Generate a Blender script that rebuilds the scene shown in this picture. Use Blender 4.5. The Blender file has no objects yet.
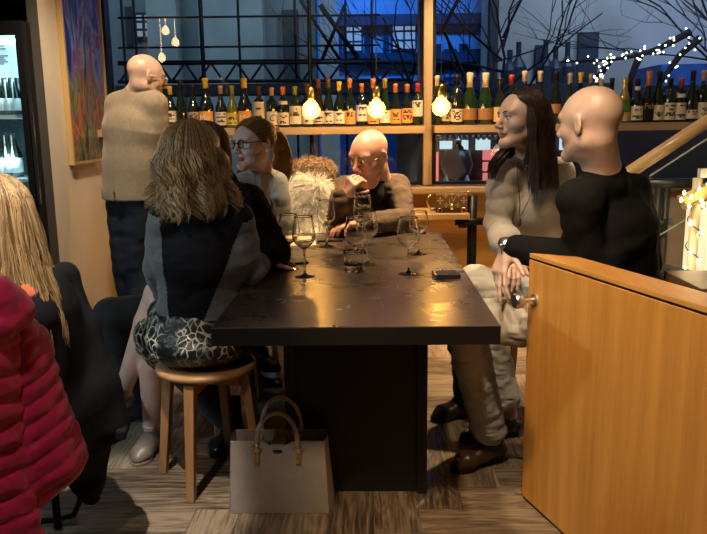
import bpy, math, random
import numpy as np
from mathutils import Vector, Matrix

# ---------------------------------------------------------------- camera, world, lights
F = 740.0; H = 1.31
PITCH = math.atan(142/740); YAW = math.atan(17.5/740*math.cos(PITCH)); ROLL = math.radians(.75)
_f = np.array([-math.sin(YAW)*math.cos(PITCH), math.cos(YAW)*math.cos(PITCH), -math.sin(PITCH)])
_r0 = np.array([math.cos(YAW), math.sin(YAW), 0.0]); _u0 = np.cross(_r0, _f)
_r = _r0*math.cos(ROLL)-_u0*math.sin(ROLL); _u = _u0*math.cos(ROLL)+_r0*math.sin(ROLL)
def at(px, py, Y):
    """the point of the room seen at a pixel, at distance Y into the room"""
    d = F*_f+(px-353.5)*_r-(py-267)*_u
    return np.array([0, 0, H])+d*(Y/d[1])
def atz(px, py, z):
    d = F*_f+(px-353.5)*_r-(py-267)*_u
    return np.array([0, 0, H])+d*((z-H)/d[2])
scene = bpy.context.scene
COL = scene.collection
cd = bpy.data.cameras.new('camera'); cam = bpy.data.objects.new('camera', cd); COL.objects.link(cam)
cd.sensor_width = 36; cd.lens = F/707*36; cd.clip_start = .05; cd.clip_end = 200
M4 = Matrix(((_r[0], _u[0], -_f[0], 0), (_r[1], _u[1], -_f[1], 0), (_r[2], _u[2], -_f[2], H), (0, 0, 0, 1)))
cam.matrix_world = M4
scene.camera = cam
scene.view_settings.view_transform = 'Standard'; scene.view_settings.look = 'None'
scene.view_settings.gamma = 1; scene.view_settings.use_curve_mapping = False
scene.view_settings.exposure = 0.12
w = bpy.data.worlds.new('night'); scene.world = w; w.use_nodes = True
w.node_tree.nodes['Background'].inputs[0].default_value = (.010, .020, .045, 1)
w.node_tree.nodes['Background'].inputs[1].default_value = .6
def light(kind, loc, to, power, col, size=.1, size_y=None, spot=60, blend=.5, name='room_light'):
    l = bpy.data.lights.new(name, kind); o = bpy.data.objects.new(name, l); COL.objects.link(o)
    l.energy = power; l.color = col; o.location = loc
    if kind == 'AREA':
        l.size = size
        if size_y: l.shape = 'RECTANGLE'; l.size_y = size_y
    else: l.shadow_soft_size = size
    if kind == 'SPOT': l.spot_size = math.radians(spot); l.spot_blend = blend
    d = Vector(to)-Vector(loc); o.rotation_euler = d.to_track_quat('-Z', 'Y').to_euler()
    return o
WARM = (1, .69, .37); WARM2 = (1, .78, .52); COOL = (.62, .86, 1)
# unseen ceiling spots, soft washes and added fill
light('SPOT', (-.15, 3.6, 2.75), (-.30, 4.08, .9), 370, WARM, .06, spot=46, name='ceiling_spot')
light('SPOT', (.55, 4.3, 2.75), (.4, 4.9, .7), 150, WARM, .06, spot=75, name='ceiling_spot')
light('SPOT', (1.0, 4.2, 2.75), (.45, 3.5, .0), 420, WARM, .05, spot=50, name='ceiling_spot')
light('SPOT', (-1.15, 3.3, 2.75), (-1.5, 4.5, .9), 190, WARM2, .06, blend=1, spot=64, name='ceiling_spot')
light('SPOT', (-.35, .7, 2.6), (.75, 1.9, .5), 190, WARM, .08, spot=50, name='ceiling_spot')
light('SPOT', (.12, 1.6, 2.7), (.62, 2.5, .2), 130, WARM2, .05, spot=44, blend=1, name='ceiling_spot')
light('SPOT', (1.6, 3.9, 2.75), (1.9, 5.1, .5), 16, WARM, .06, spot=60, name='ceiling_spot')
light('SPOT', (-.75, 1.5, 2.7), (-.86, 2.33, .0), 300, (1, .93, .84), .02, spot=20, name='ceiling_spot')
light('SPOT', (-2.9, 1.2, 1.9), (-.8, 2.5, .75), 105, COOL, .16, spot=75, name='unseen_cool_fill')  # unseen cool spot added at the left, apart from the wine cooler
light('AREA', (0, 3.0, 2.78), (0, 3.0, 0), 3, WARM2, 3.0, 3.0, name='ceiling_wash')
light('AREA', (0, .6, 2.78), (0, 1.2, 0), 2, WARM2, 3.0, 2.0, name='ceiling_wash')
light('SPOT', (.1, 2.3, 2.75), (.62, 3.0, 1.1), 75, WARM2, .06, spot=34, name='ceiling_spot')  # unseen spot added to brighten the woman in beige
light('SPOT', (1.0, 2.2, 2.75), (1.5, 3.1, 1.15), 60, WARM2, .06, spot=45, name='ceiling_spot')  # unseen spot added to brighten the handrail
light('SPOT', (-.9, .5, 2.7), (-.9, 1.75, .8), 60, (1, .85, .72), .06, spot=48, name='ceiling_spot')  # unseen spot added to brighten the crimson jacket and the blonde hair
light('SPOT', (.46, 1.85, 2.75), (.42, 2.72, .3), 75, WARM2, .03, spot=24, name='ceiling_spot')  # unseen spot added to brighten the pale grey trousers
# street lights outside the window
light('SPOT', (1.6, 9.0, 5.5), (1.0, 13.2, 2.0), 5600, (.02, .24, 1), .3, spot=62, name='street_light')
light('AREA', (-3, 7.8, 6.0), (-3, 11, 1.8), 75, (.55, .8, .85), 3.0, 1.5, name='street_light')
light('AREA', (3.3, 6.4, 5.5), (3.3, 9, 2.2), 170, (.62, .72, .85), 2.5, 1.0, name='street_light')

# ---------------------------------------------------------------- helpers
ORG = {}
def org(o): return ORG.get(o.name, np.zeros(3)) if o is not None else np.zeros(3)
def props(o, label=None, cat=None, group=None, kind=None):
    if label: o['label'] = label
    if cat: o['category'] = cat
    if group: o['group'] = group
    if kind: o['kind'] = kind
    return o
def thing(name, loc, label, cat, group=None):
    o = bpy.data.objects.new(name, None); COL.objects.link(o)
    o.location = tuple(float(c) for c in loc); o.empty_display_size = .1
    ORG[o.name] = np.array(loc, float); return props(o, label, cat, group)
def mk(name, V, Fc, mats, parent=None, mi=None, smooth=True, uv=None, attr=None, bevel=0, sub=0, label=None, split=False):
    """one mesh object from world-space vertices"""
    V = np.asarray(V, float).reshape(-1, 3)
    if parent is None:
        o0 = np.array([V[:, 0].mean(), V[:, 1].mean(), V[:, 2].min()])
    else: o0 = org(parent)
    me = bpy.data.meshes.new(name)
    if isinstance(Fc, np.ndarray):
        n, k = Fc.shape
        me.vertices.add(len(V)); me.vertices.foreach_set('co', (V-o0).astype(np.float32).ravel())
        me.loops.add(n*k); me.loops.foreach_set('vertex_index', Fc.astype(np.int32).ravel())
        me.polygons.add(n); me.polygons.foreach_set('loop_start', np.arange(0, n*k, k, dtype=np.int32))
        me.polygons.foreach_set('loop_total', np.full(n, k, dtype=np.int32))
        me.update(calc_edges=True)
    else:
        me.from_pydata((V-o0).tolist(), [], Fc)
    for m in (mats if isinstance(mats, (list, tuple)) else [mats]): me.materials.append(m)
    if mi is not None: me.polygons.foreach_set('material_index', np.asarray(mi, dtype=np.int32))
    me.polygons.foreach_set('use_smooth', np.full(len(me.polygons), bool(smooth)))
    if uv is not None:
        l = me.uv_layers.new(name='UVMap'); l.data.foreach_set('uv', np.asarray(uv, dtype=np.float32).ravel())
    if attr is not None:
        a = me.attributes.new('rnd', 'FLOAT', 'POINT'); a.data.foreach_set('value', np.asarray(attr, dtype=np.float32))
    me.validate(); me.update()
    o = bpy.data.objects.new(name, me); COL.objects.link(o)
    if parent is None: o.location = o0.tolist()
    else: o.parent = parent
    ORG[o.name] = o0
    if bevel:
        b = o.modifiers.new('bevel', 'BEVEL'); b.width = bevel; b.segments = 2; b.limit_method = 'ANGLE'; b.angle_limit = .6
        b.harden_normals = False
    if sub:
        s = o.modifiers.new('sub', 'SUBSURF'); s.levels = sub; s.render_levels = sub
    if split:
        for p in me.polygons: p.use_smooth = True
        e = o.modifiers.new('es', 'EDGE_SPLIT'); e.split_angle = math.radians(38)
    if label: o['label'] = label
    return o
def nrm(v):
    v = np.asarray(v, float); return v/(np.linalg.norm(v)+1e-12)
def frame(f, up=(0, 0, 1), roll=0.0):
    """columns: x right, y forward, z up of something that faces f"""
    y = nrm(f); x = nrm(np.cross(y, up)); z = np.cross(x, y)
    if roll:
        c, s = math.cos(roll), math.sin(roll); x, z = x*c+z*s, z*c-x*s
    return np.stack([x, y, z], 1)
class MB:
    def __init__(s): s.v = []; s.f = []; s.m = []; s.a = []
    def add(s, V, Fc, m=0, a=0.0):
        b = len(s.v); s.v += [tuple(map(float, p)) for p in V]; s.a += [a]*len(V)
        s.f += [tuple(i+b for i in f) for f in Fc]; s.m += [m]*len(Fc); return s
    def box(s, c, size, R=None, m=0):
        hx, hy, hz = [q/2 for q in size]
        P = np.array([(x, y, z) for x in (-hx, hx) for y in (-hy, hy) for z in (-hz, hz)])
        if R is not None: P = P @ np.asarray(R).T
        P = P+np.asarray(c, float)
        return s.add(P, [(0, 1, 3, 2), (4, 6, 7, 5), (0, 4, 5, 1), (2, 3, 7, 6), (0, 2, 6, 4), (1, 5, 7, 3)], m)
    def bx(s, lo, hi, m=0):
        lo = np.array(lo, float); hi = np.array(hi, float); return s.box((lo+hi)/2, hi-lo, None, m)
    def tube(s, pts, r, n=10, m=0, cap=True, flat=1.0, a=0.0, closed=False):
        P = [np.asarray(p, float) for p in pts]; L = len(P)
        rs = r if hasattr(r, '__len__') else [r]*L
        t0 = nrm(P[1]-P[0]); up = np.array([0, 0, 1.0]) if abs(t0[2]) < .9 else np.array([1.0, 0, 0])
        u = nrm(np.cross(t0, up)); V = []
        for i in range(L):
            if closed: t = nrm(P[(i+1) % L]-P[i-1])
            else: t = nrm(P[min(i+1, L-1)]-P[max(i-1, 0)])
            u = nrm(u-t*(u@t)); w_ = np.cross(t, u)
            for k in range(n):
                an = 2*math.pi*k/n
                V.append(P[i]+rs[i]*(u*math.cos(an)+w_*math.sin(an)*flat))
        Fc = []
        for i in range(L if closed else L-1):
            j = (i+1) % L
            for k in range(n):
                q = (k+1) % n; Fc.append((i*n+k, i*n+q, j*n+q, j*n+k))
        if cap and not closed: Fc += [tuple(range(n))[::-1], tuple((L-1)*n+k for k in range(n))]
        return s.add(V, Fc, m, a)
    def lathe(s, prof, c=(0, 0, 0), n=28, R=None, m=0, closed=False):
        V = []; Fc = []; L = len(prof); R_ = np.eye(3) if R is None else np.asarray(R)
        for r, z in prof:
            for k in range(n):
                an = 2*math.pi*k/n; V.append(R_ @ np.array([r*math.cos(an), r*math.sin(an), z])+np.asarray(c, float))
        for i in range(L-1 if not closed else L):
            j = (i+1) % L
            for k in range(n):
                q = (k+1) % n; Fc.append((i*n+k, i*n+q, j*n+q, j*n+k))
        if not closed:
            if prof[0][0] > 1e-5: Fc.append(tuple(range(n))[::-1])
            if prof[-1][0] > 1e-5: Fc.append(tuple((L-1)*n+k for k in range(n)))
        return s.add(V, Fc, m)
    def prism(s, poly, z0, z1, R=None, c=(0, 0, 0), m=0):
        R_ = np.eye(3) if R is None else np.asarray(R); n = len(poly)
        V = [R_ @ np.array([x, y, z])+np.asarray(c, float) for z in (z0, z1) for x, y in poly]
        Fc = [tuple(range(n))[::-1], tuple(n+k for k in range(n))]+[(k, (k+1) % n, n+(k+1) % n, n+k) for k in range(n)]
        return s.add(V, Fc, m)
    def build(s, name, mats, parent=None, **kw):
        if isinstance(mats, (list, tuple)): kw['mi'] = s.m
        return mk(name, s.v, s.f, mats, parent, **kw)
def copy_thing(root, loc, rz=0.0):
    r = root.copy(); COL.objects.link(r); r.location = tuple(map(float, loc)); r.rotation_euler = (0, 0, rz)
    for ch in list(root.children):
        c = ch.copy(); COL.objects.link(c); c.parent = r
        for g in list(ch.children):
            d = g.copy(); COL.objects.link(d); d.parent = c
    return r

# ---------------------------------------------------------------- materials
def nodes(name):
    m = bpy.data.materials.new(name); m.use_nodes = True; nt = m.node_tree
    return m, nt, nt.nodes['Principled BSDF']
def ramp(nt, stops, src):
    r = nt.nodes.new('ShaderNodeValToRGB'); e = r.color_ramp.elements
    while len(e) < len(stops): e.new(.5)
    for x, (p, c) in zip(e, stops): x.position = p; x.color = (*c, 1)
    nt.links.new(src, r.inputs[0]); return r.outputs[0]
def coords(nt, scale=(1, 1, 1), rot=(0, 0, 0), out='Object'):
    tc = nt.nodes.new('ShaderNodeTexCoord'); mp = nt.nodes.new('ShaderNodeMapping')
    nt.links.new(tc.outputs[out], mp.inputs[0]); mp.inputs['Scale'].default_value = scale; mp.inputs['Rotation'].default_value = rot
    return mp.outputs[0]
def noise(nt, vec, scale, detail=4, dist=0.0, rough=.55):
    n = nt.nodes.new('ShaderNodeTexNoise'); n.inputs['Scale'].default_value = scale; n.inputs['Detail'].default_value = detail
    n.inputs['Distortion'].default_value = dist; n.inputs['Roughness'].default_value = rough
    nt.links.new(vec, n.inputs['Vector']); return n.outputs[0]
def bump(nt, b, src, strength=.3, dist=.01):
    n = nt.nodes.new('ShaderNodeBump'); n.inputs['Strength'].default_value = strength; n.inputs['Distance'].default_value = dist
    nt.links.new(src, n.inputs['Height']); nt.links.new(n.outputs[0], b.inputs['Normal'])
def mat(name, col, rough=.5, metal=0.0, var=.25, scale=12.0, bmp=0.0, bscale=None, stretch=(1, 1, 1), spec=None, sheen=0, sss=0, coat=0, bdist=.004):
    m, nt, b = nodes(name)
    v = coords(nt, stretch)
    c = np.array(col)
    if var:
        o = ramp(nt, [(.3, tuple(c*(1-var))), (.7, tuple(np.minimum(c*(1+var), 1)))], noise(nt, v, scale))
        nt.links.new(o, b.inputs['Base Color'])
    else: b.inputs['Base Color'].default_value = (*col, 1)
    b.inputs['Roughness'].default_value = rough; b.inputs['Metallic'].default_value = metal
    if spec is None and max(col) < .03 and rough > .55: spec = .15
    if spec is not None: b.inputs['Specular IOR Level'].default_value = spec
    if sheen: b.inputs['Sheen Weight'].default_value = sheen
    if coat: b.inputs['Coat Weight'].default_value = coat; b.inputs['Coat Roughness'].default_value = .1
    if sss:
        b.inputs['Subsurface Weight'].default_value = sss; b.inputs['Subsurface Radius'].default_value = (.02, .008, .004); b.inputs['Subsurface Scale'].default_value = .5
    if bmp: bump(nt, b, noise(nt, v, bscale or scale*4, 5), bmp, bdist)
    return m
def emit(name, col, s, base=(0, 0, 0)):
    m, nt, b = nodes(name); b.inputs['Base Color'].default_value = (*base, 1)
    b.inputs['Emission Color'].default_value = (*col, 1); b.inputs['Emission Strength'].default_value = s; return m
def dens(prof):
    out = [prof[0]]
    for (a, b), (c, d) in zip(prof, prof[1:]):
        L = math.hypot(c-a, d-b); n = max(2, int(L/.006))
        for t in ([.12] if L > .002 else [])+[i/n for i in range(1, n)]+([.88] if L > .002 else []): out.append((a+(c-a)*t, b+(d-b)*t))
        out.append((c, d))
    r = [out[0]]
    for q in out[1:]:
        if math.hypot(q[0]-r[-1][0], q[1]-r[-1][1]) > 2e-5: r.append(q)
    return r
def wood(name, c1, c2, axis='z', scale=1.0, rough=.35, fine=40, coat=0.0, bmp=.05, dist=1.2):
    m, nt, b = nodes(name)
    st = {'z': (1, 1, .06), 'x': (.06, 1, 1), 'y': (1, .06, 1)}[axis]
    v = coords(nt, tuple(q*scale for q in st))
    a = noise(nt, v, 14, 6, dist, .6); f2 = noise(nt, v, fine*3, 3, 0, .7)
    mx = nt.nodes.new('ShaderNodeMath'); mx.operation = 'MULTIPLY_ADD'; nt.links.new(f2, mx.inputs[0]); mx.inputs[1].default_value = .35
    nt.links.new(a, mx.inputs[2])
    o = ramp(nt, [(.45, c1), (.9, c2)], mx.outputs[0]); nt.links.new(o, b.inputs['Base Color'])
    b.inputs['Roughness'].default_value = rough
    if coat: b.inputs['Coat Weight'].default_value = coat
    bump(nt, b, mx.outputs[0], bmp, .002); return m
def glassmat(name, col=(1, 1, 1), rough=0.0, ior=1.45):
    m, nt, b = nodes(name); b.inputs['Base Color'].default_value = (*col, 1); b.inputs['Transmission Weight'].default_value = 1
    b.inputs['Roughness'].default_value = rough; b.inputs['IOR'].default_value = ior; return m
def panemat(name, tint=(.9, .95, 1), ior=1.5, haze=0.0):
    m, nt, b = nodes(name); nt.nodes.remove(b)
    t = nt.nodes.new('ShaderNodeBsdfTransparent'); t.inputs[0].default_value = (*tint, 1)
    g = nt.nodes.new('ShaderNodeBsdfGlossy'); g.inputs['Roughness'].default_value = haze
    lw = nt.nodes.new('ShaderNodeLayerWeight'); lw.inputs[0].default_value = .5; pw = nt.nodes.new('ShaderNodeMath'); pw.operation = 'POWER'; nt.links.new(lw.outputs['Facing'], pw.inputs[0]); pw.inputs[1].default_value = 5
    fr = nt.nodes.new('ShaderNodeMath'); fr.operation = 'MULTIPLY_ADD'; nt.links.new(pw.outputs[0], fr.inputs[0]); fr.inputs[1].default_value = .9; fr.inputs[2].default_value = .045
    mx = nt.nodes.new('ShaderNodeMixShader'); nt.links.new(fr.outputs[0], mx.inputs[0]); nt.links.new(t.outputs[0], mx.inputs[1]); nt.links.new(g.outputs[0], mx.inputs[2])
    nt.links.new(mx.outputs[0], nt.nodes['Material Output'].inputs[0]); return m
def hairmat(name, c1, c2, rough=.38):
    m, nt, b = nodes(name)
    a = nt.nodes.new('ShaderNodeAttribute'); a.attribute_name = 'rnd'
    o = ramp(nt, [(.1, c1), (.9, c2)], a.outputs['Fac']); nt.links.new(o, b.inputs['Base Color'])
    b.inputs['Roughness'].default_value = rough; b.inputs['Specular IOR Level'].default_value = .45; return m
def knit(name, col, rib=220, rough=.9, var=.25, sheen=.3, bmp=.5):
    m, nt, b = nodes(name); v = coords(nt)
    if max(col) < .03: b.inputs['Specular IOR Level'].default_value = .12; sheen = 0
    c = np.array(col)
    o = ramp(nt, [(.3, tuple(c*(1-var))), (.7, tuple(np.minimum(c*(1+var), 1)))], noise(nt, v, 45, 6, 0, .7))
    nt.links.new(o, b.inputs['Base Color']); b.inputs['Roughness'].default_value = rough; b.inputs['Sheen Weight'].default_value = sheen
    n1 = noise(nt, v, rib, 3, 0, .7); bump(nt, b, n1, bmp, .004); return m

SKIN = mat('skin', (.60, .38, .28), .45, var=.10, scale=18, bmp=.06, bscale=150, sss=.15)
SKIN_RED = mat('ruddy_skin', (.60, .31, .22), .42, var=.14, scale=14, bmp=.08, bscale=120, sss=.15)
SKIN_PALE = mat('pale_skin', (.66, .43, .34), .45, var=.06, scale=18, sss=.15)
SKIN_SCALP = mat('stubbled_skin', (.52, .34, .26), .42, var=.16, scale=10, bmp=.06, bscale=200, sss=.1)
LIP = mat('lips', (.45, .13, .10), .35, var=.1); LIP_M = mat('man_lips', (.46, .20, .15), .45, var=.1)
EYE_W = mat('eye_white', (.75, .72, .68), .15, var=0); IRIS = mat('iris', (.05, .03, .02), .1, var=0)
BROW_D = mat('dark_brow', (.02, .012, .008), .7, var=0); BROW_L = mat('light_brow', (.22, .12, .05), .7, var=0)
STEEL = mat('brushed_steel', (.62, .60, .57), .22, 1, var=.05)
GOLD = mat('gold_metal', (.85, .60, .22), .25, 1, var=.05)
BLACKM = mat('black_metal', (.02, .02, .022), .4, .5, var=.1)
BLACKP = mat('black_plastic', (.012, .012, .014), .25, var=0)
GLASS = glassmat('clear_glass'); WHITE = mat('white_paint', (.72, .70, .66), .6, var=.04, scale=3, bmp=.05)

# ---------------------------------------------------------------- volumes with soft unions, meshed by surface nets
_rng = np.random.RandomState(7); _LAT = _rng.rand(32, 32, 32).astype(np.float32)
def vnoise(P):
    P = np.asarray(P, np.float32); i = np.floor(P).astype(int); f = P-i; f = f*f*(3-2*f); i &= 31; j = (i+1) & 31
    x0, y0, z0 = i.T; x1, y1, z1 = j.T; fx, fy, fz = f.T
    c00 = _LAT[x0, y0, z0]*(1-fx)+_LAT[x1, y0, z0]*fx; c10 = _LAT[x0, y1, z0]*(1-fx)+_LAT[x1, y1, z0]*fx
    c01 = _LAT[x0, y0, z1]*(1-fx)+_LAT[x1, y0, z1]*fx; c11 = _LAT[x0, y1, z1]*(1-fx)+_LAT[x1, y1, z1]*fx
    return (c00*(1-fy)+c10*fy)*(1-fz)+(c01*(1-fy)+c11*fy)*fz
class Vol:
    def __init__(s): s.p = []
    def cone(s, a, b, ra, rb, k=.02, w=None, wf=1.0, neg=False):
        a = np.asarray(a, float); b = np.asarray(b, float); R = max(ra, rb)*max(wf, 1)
        if w is not None: w = nrm(w)
        def fn(X, Y, Z):
            ab = b-a; L2 = ab@ab+1e-9
            px, py, pz = X-a[0], Y-a[1], Z-a[2]
            t = np.clip((px*ab[0]+py*ab[1]+pz*ab[2])/L2, 0, 1)
            px = px-t*ab[0]; py = py-t*ab[1]; pz = pz-t*ab[2]
            d2 = px*px+py*py+pz*pz
            if w is not None:
                q = px*w[0]+py*w[1]+pz*w[2]; d2 = d2-q*q*(1-1/wf**2)
            return np.sqrt(np.maximum(d2, 0))-(ra+(rb-ra)*t)
        s.p.append((np.minimum(a, b)-R, np.maximum(a, b)+R, fn, k, neg)); return s
    def chain(s, pts, rs, k=.02, **kw):
        for i in range(len(pts)-1): s.cone(pts[i], pts[i+1], rs[i], rs[i+1], k, **kw)
        return s
    def ell(s, c, r, R=None, k=.02, neg=False):
        c = np.asarray(c, float); r = np.asarray(r, float); R = np.eye(3) if R is None else R
        e = np.abs(R) @ r; rm = r.min()
        def fn(X, Y, Z):
            x, y, z = X-c[0], Y-c[1], Z-c[2]
            lx = (x*R[0, 0]+y*R[1, 0]+z*R[2, 0])/r[0]; ly = (x*R[0, 1]+y*R[1, 1]+z*R[2, 1])/r[1]; lz = (x*R[0, 2]+y*R[1, 2]+z*R[2, 2])/r[2]
            k0 = np.sqrt(lx*lx+ly*ly+lz*lz); k1 = np.sqrt((lx/r[0])**2+(ly/r[1])**2+(lz/r[2])**2)+1e-9
            return k0*(k0-1)/k1
        s.p.append((c-e, c+e, fn, k, neg)); return s
    def rbox(s, c, half, R=None, rr=.01, k=.02, neg=False):
        c = np.asarray(c, float); half = np.asarray(half, float); R = np.eye(3) if R is None else R; e = np.abs(R) @ half
        def fn(X, Y, Z):
            x, y, z = X-c[0], Y-c[1], Z-c[2]
            q = [np.abs(x*R[0, i]+y*R[1, i]+z*R[2, i])-half[i]+rr for i in range(3)]
            return np.sqrt(sum(np.maximum(t, 0)**2 for t in q))+np.minimum(np.maximum(np.maximum(q[0], q[1]), q[2]), 0)-rr
        s.p.append((c-e, c+e, fn, k, neg)); return s
    def build(s, name, mats, parent=None, h=.005, cuts=(), warp=(), matfn=None, mesh_only=False, wfn=None, **kw):
        lo = np.min([p[0] for p in s.p if not p[4]], 0)-4*h; hi = np.max([p[1] for p in s.p if not p[4]], 0)+4*h
        n = np.ceil((hi-lo)/h).astype(int)+1
        ax = [(lo[i]+h*np.arange(n[i])).astype(np.float32) for i in range(3)]
        G = np.full(n, 1.0, np.float32)
        for plo, phi, fn, k, neg in s.p:
            mg = k+3*h
            i0 = np.clip(np.floor((plo-mg-lo)/h).astype(int), 0, n-1); i1 = np.clip(np.ceil((phi+mg-lo)/h).astype(int)+1, 1, n)
            if (i1 <= i0).any(): continue
            sl = tuple(slice(i0[i], i1[i]) for i in range(3))
            X = ax[0][sl[0]][:, None, None]; Y = ax[1][sl[1]][None, :, None]; Z = ax[2][sl[2]][None, None, :]
            d = fn(X, Y, Z); g = G[sl]
            if neg:
                d = -d; hh = np.maximum(k-np.abs(g-d), 0)/max(k, 1e-6); G[sl] = np.maximum(g, d)+hh*hh*k*.25
            else:
                hh = np.maximum(k-np.abs(g-d), 0)/max(k, 1e-6); G[sl] = np.minimum(g, d)-hh*hh*k*.25
        if warp:
            idx = np.argwhere(np.abs(G) < .035)
            P = lo+idx*h
            for amp, fr, *rg in warp:
                fr = np.asarray(fr if hasattr(fr, '__len__') else (fr, fr, fr)); nz_ = vnoise(P*fr+9.3); nz_ = (1-4*np.abs(nz_-.5)) if rg else (nz_-.5)*2; G[tuple(idx.T)] += (amp*nz_).astype(np.float32)
        if wfn is not None:
            idx = np.argwhere(np.abs(G) < .04); G[tuple(idx.T)] += wfn(lo+idx*h).astype(np.float32)
        for pt, nv in cuts:
            nv = nrm(nv); X = ax[0][:, None, None]; Y = ax[1][None, :, None]; Z = ax[2][None, None, :]
            G = np.maximum(G, ((X-pt[0])*nv[0]+(Y-pt[1])*nv[1]+(Z-pt[2])*nv[2]).astype(np.float32))
        V, Q = nets(G, lo, h)
        if mesh_only: return V, Q
        mi = None
        if matfn is not None:
            C = V[Q].mean(1); mi = matfn(C)
        return mk(name, V, Q, mats, parent, mi=mi, **kw)
def nets(G, lo, h):
    S = G < 0
    c = np.zeros(tuple(np.array(G.shape)-1), np.int8)
    for dx in (0, 1):
        for dy in (0, 1):
            for dz in (0, 1):
                c += S[dx:S.shape[0]-1+dx, dy:S.shape[1]-1+dy, dz:S.shape[2]-1+dz]
    cell = (c > 0) & (c < 8); ids = np.argwhere(cell); N = len(ids)
    num = np.full(cell.shape, -1, np.int32); num[cell] = np.arange(N)
    acc = np.zeros((N, 3)); cnt = np.zeros(N)
    corners = [(x, y, z) for x in (0, 1) for y in (0, 1) for z in (0, 1)]
    val = {q: G[ids[:, 0]+q[0], ids[:, 1]+q[1], ids[:, 2]+q[2]] for q in corners}
    for a in corners:
        for d in range(3):
            if a[d]: continue
            b = list(a); b[d] = 1; b = tuple(b); va, vb = val[a], val[b]; m = (va < 0) != (vb < 0)
            t = va/(va-vb+1e-20); p = np.repeat(np.array([a], float), N, 0); p[:, d] += t
            acc[m] += p[m]; cnt[m] += 1
    V = lo+(ids+acc/np.maximum(cnt, 1)[:, None])*h
    Fs = []
    for d in range(3):
        e1, e2 = [(1, 2), (2, 0), (0, 1)][d]
        sa = [slice(1, -1)]*3; sb = [slice(1, -1)]*3; sa[d] = slice(0, -1); sb[d] = slice(1, None)
        A = S[tuple(sa)]; B = S[tuple(sb)]; off = np.array([1, 1, 1]); off[d] = 0
        for flag, mm in ((0, A & ~B), (1, ~A & B)):
            k = np.argwhere(mm)+off
            if not len(k): continue
            q = []
            for s1, s2 in ((0, 0), (-1, 0), (-1, -1), (0, -1)):
                kk = k.copy(); kk[:, e1] += s1; kk[:, e2] += s2; q.append(num[kk[:, 0], kk[:, 1], kk[:, 2]])
            q = np.stack(q, 1)
            Fs.append(q if flag == 0 else q[:, ::-1])
    return V, np.concatenate(Fs)
# ---------------------------------------------------------------- the room
GREYW = mat('charcoal_paint', (.07, .065, .06), .6, var=.1, scale=3)
CREAM = mat('cream_wall_paint', (.72, .64, .52), .55, var=.03, scale=2, bmp=.04, bscale=60)
CEIL = mat('ceiling_paint', (.20, .18, .16), .8, var=.03)
TAN = wood('oak_frame', (.36, .25, .14), (.50, .37, .22), 'x', rough=.4, bmp=.03)
TANV = wood('oak_frame_upright', (.36, .25, .14), (.50, .37, .22), 'z', rough=.4, bmp=.03)
ORANGE = wood('orange_birch_panel', (.62, .30, .07), (.78, .42, .12), 'x', rough=.38, bmp=.02)
DARKF = mat('dark_window_metal', (.02, .025, .045), .35, .4, var=.05)
PANE = panemat('window_glass', (.88, .93, 1.0), 1.5)

def floor_mat():
    m, nt, b = nodes('worn_oak_parquet')
    uvn = nt.nodes.new('ShaderNodeUVMap'); mp = nt.nodes.new('ShaderNodeMapping'); nt.links.new(uvn.outputs[0], mp.inputs[0])
    mp.inputs['Scale'].default_value = (.8, 5.5, 1)
    n1 = noise(nt, mp.outputs[0], 2.2, 3, .8, .5)
    sn = nt.nodes.new('ShaderNodeMath'); sn.operation = 'MULTIPLY'; nt.links.new(n1, sn.inputs[0]); sn.inputs[1].default_value = 55
    si = nt.nodes.new('ShaderNodeMath'); si.operation = 'SINE'; nt.links.new(sn.outputs[0], si.inputs[0])
    mp2 = nt.nodes.new('ShaderNodeMapping'); nt.links.new(uvn.outputs[0], mp2.inputs[0]); mp2.inputs['Scale'].default_value = (5, 75, 1)
    n2 = noise(nt, mp2.outputs[0], 1.0, 4, .3, .6)
    ad = nt.nodes.new('ShaderNodeMath'); ad.operation = 'MULTIPLY_ADD'; nt.links.new(si.outputs[0], ad.inputs[0]); ad.inputs[1].default_value = .085; nt.links.new(n2, ad.inputs[2])
    a = nt.nodes.new('ShaderNodeAttribute'); a.attribute_name = 'rnd'
    ad2 = nt.nodes.new('ShaderNodeMath'); ad2.operation = 'MULTIPLY_ADD'; nt.links.new(a.outputs['Fac'], ad2.inputs[0]); ad2.inputs[1].default_value = .26; nt.links.new(ad.outputs[0], ad2.inputs[2])
    o = ramp(nt, [(.38, (.040, .026, .017)), (.56, (.13, .088, .055)), (.82, (.29, .21, .135))], ad2.outputs[0])
    nt.links.new(o, b.inputs['Base Color']); b.inputs['Roughness'].default_value = .5
    bump(nt, b, ad.outputs[0], .5, .004); return m
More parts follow.
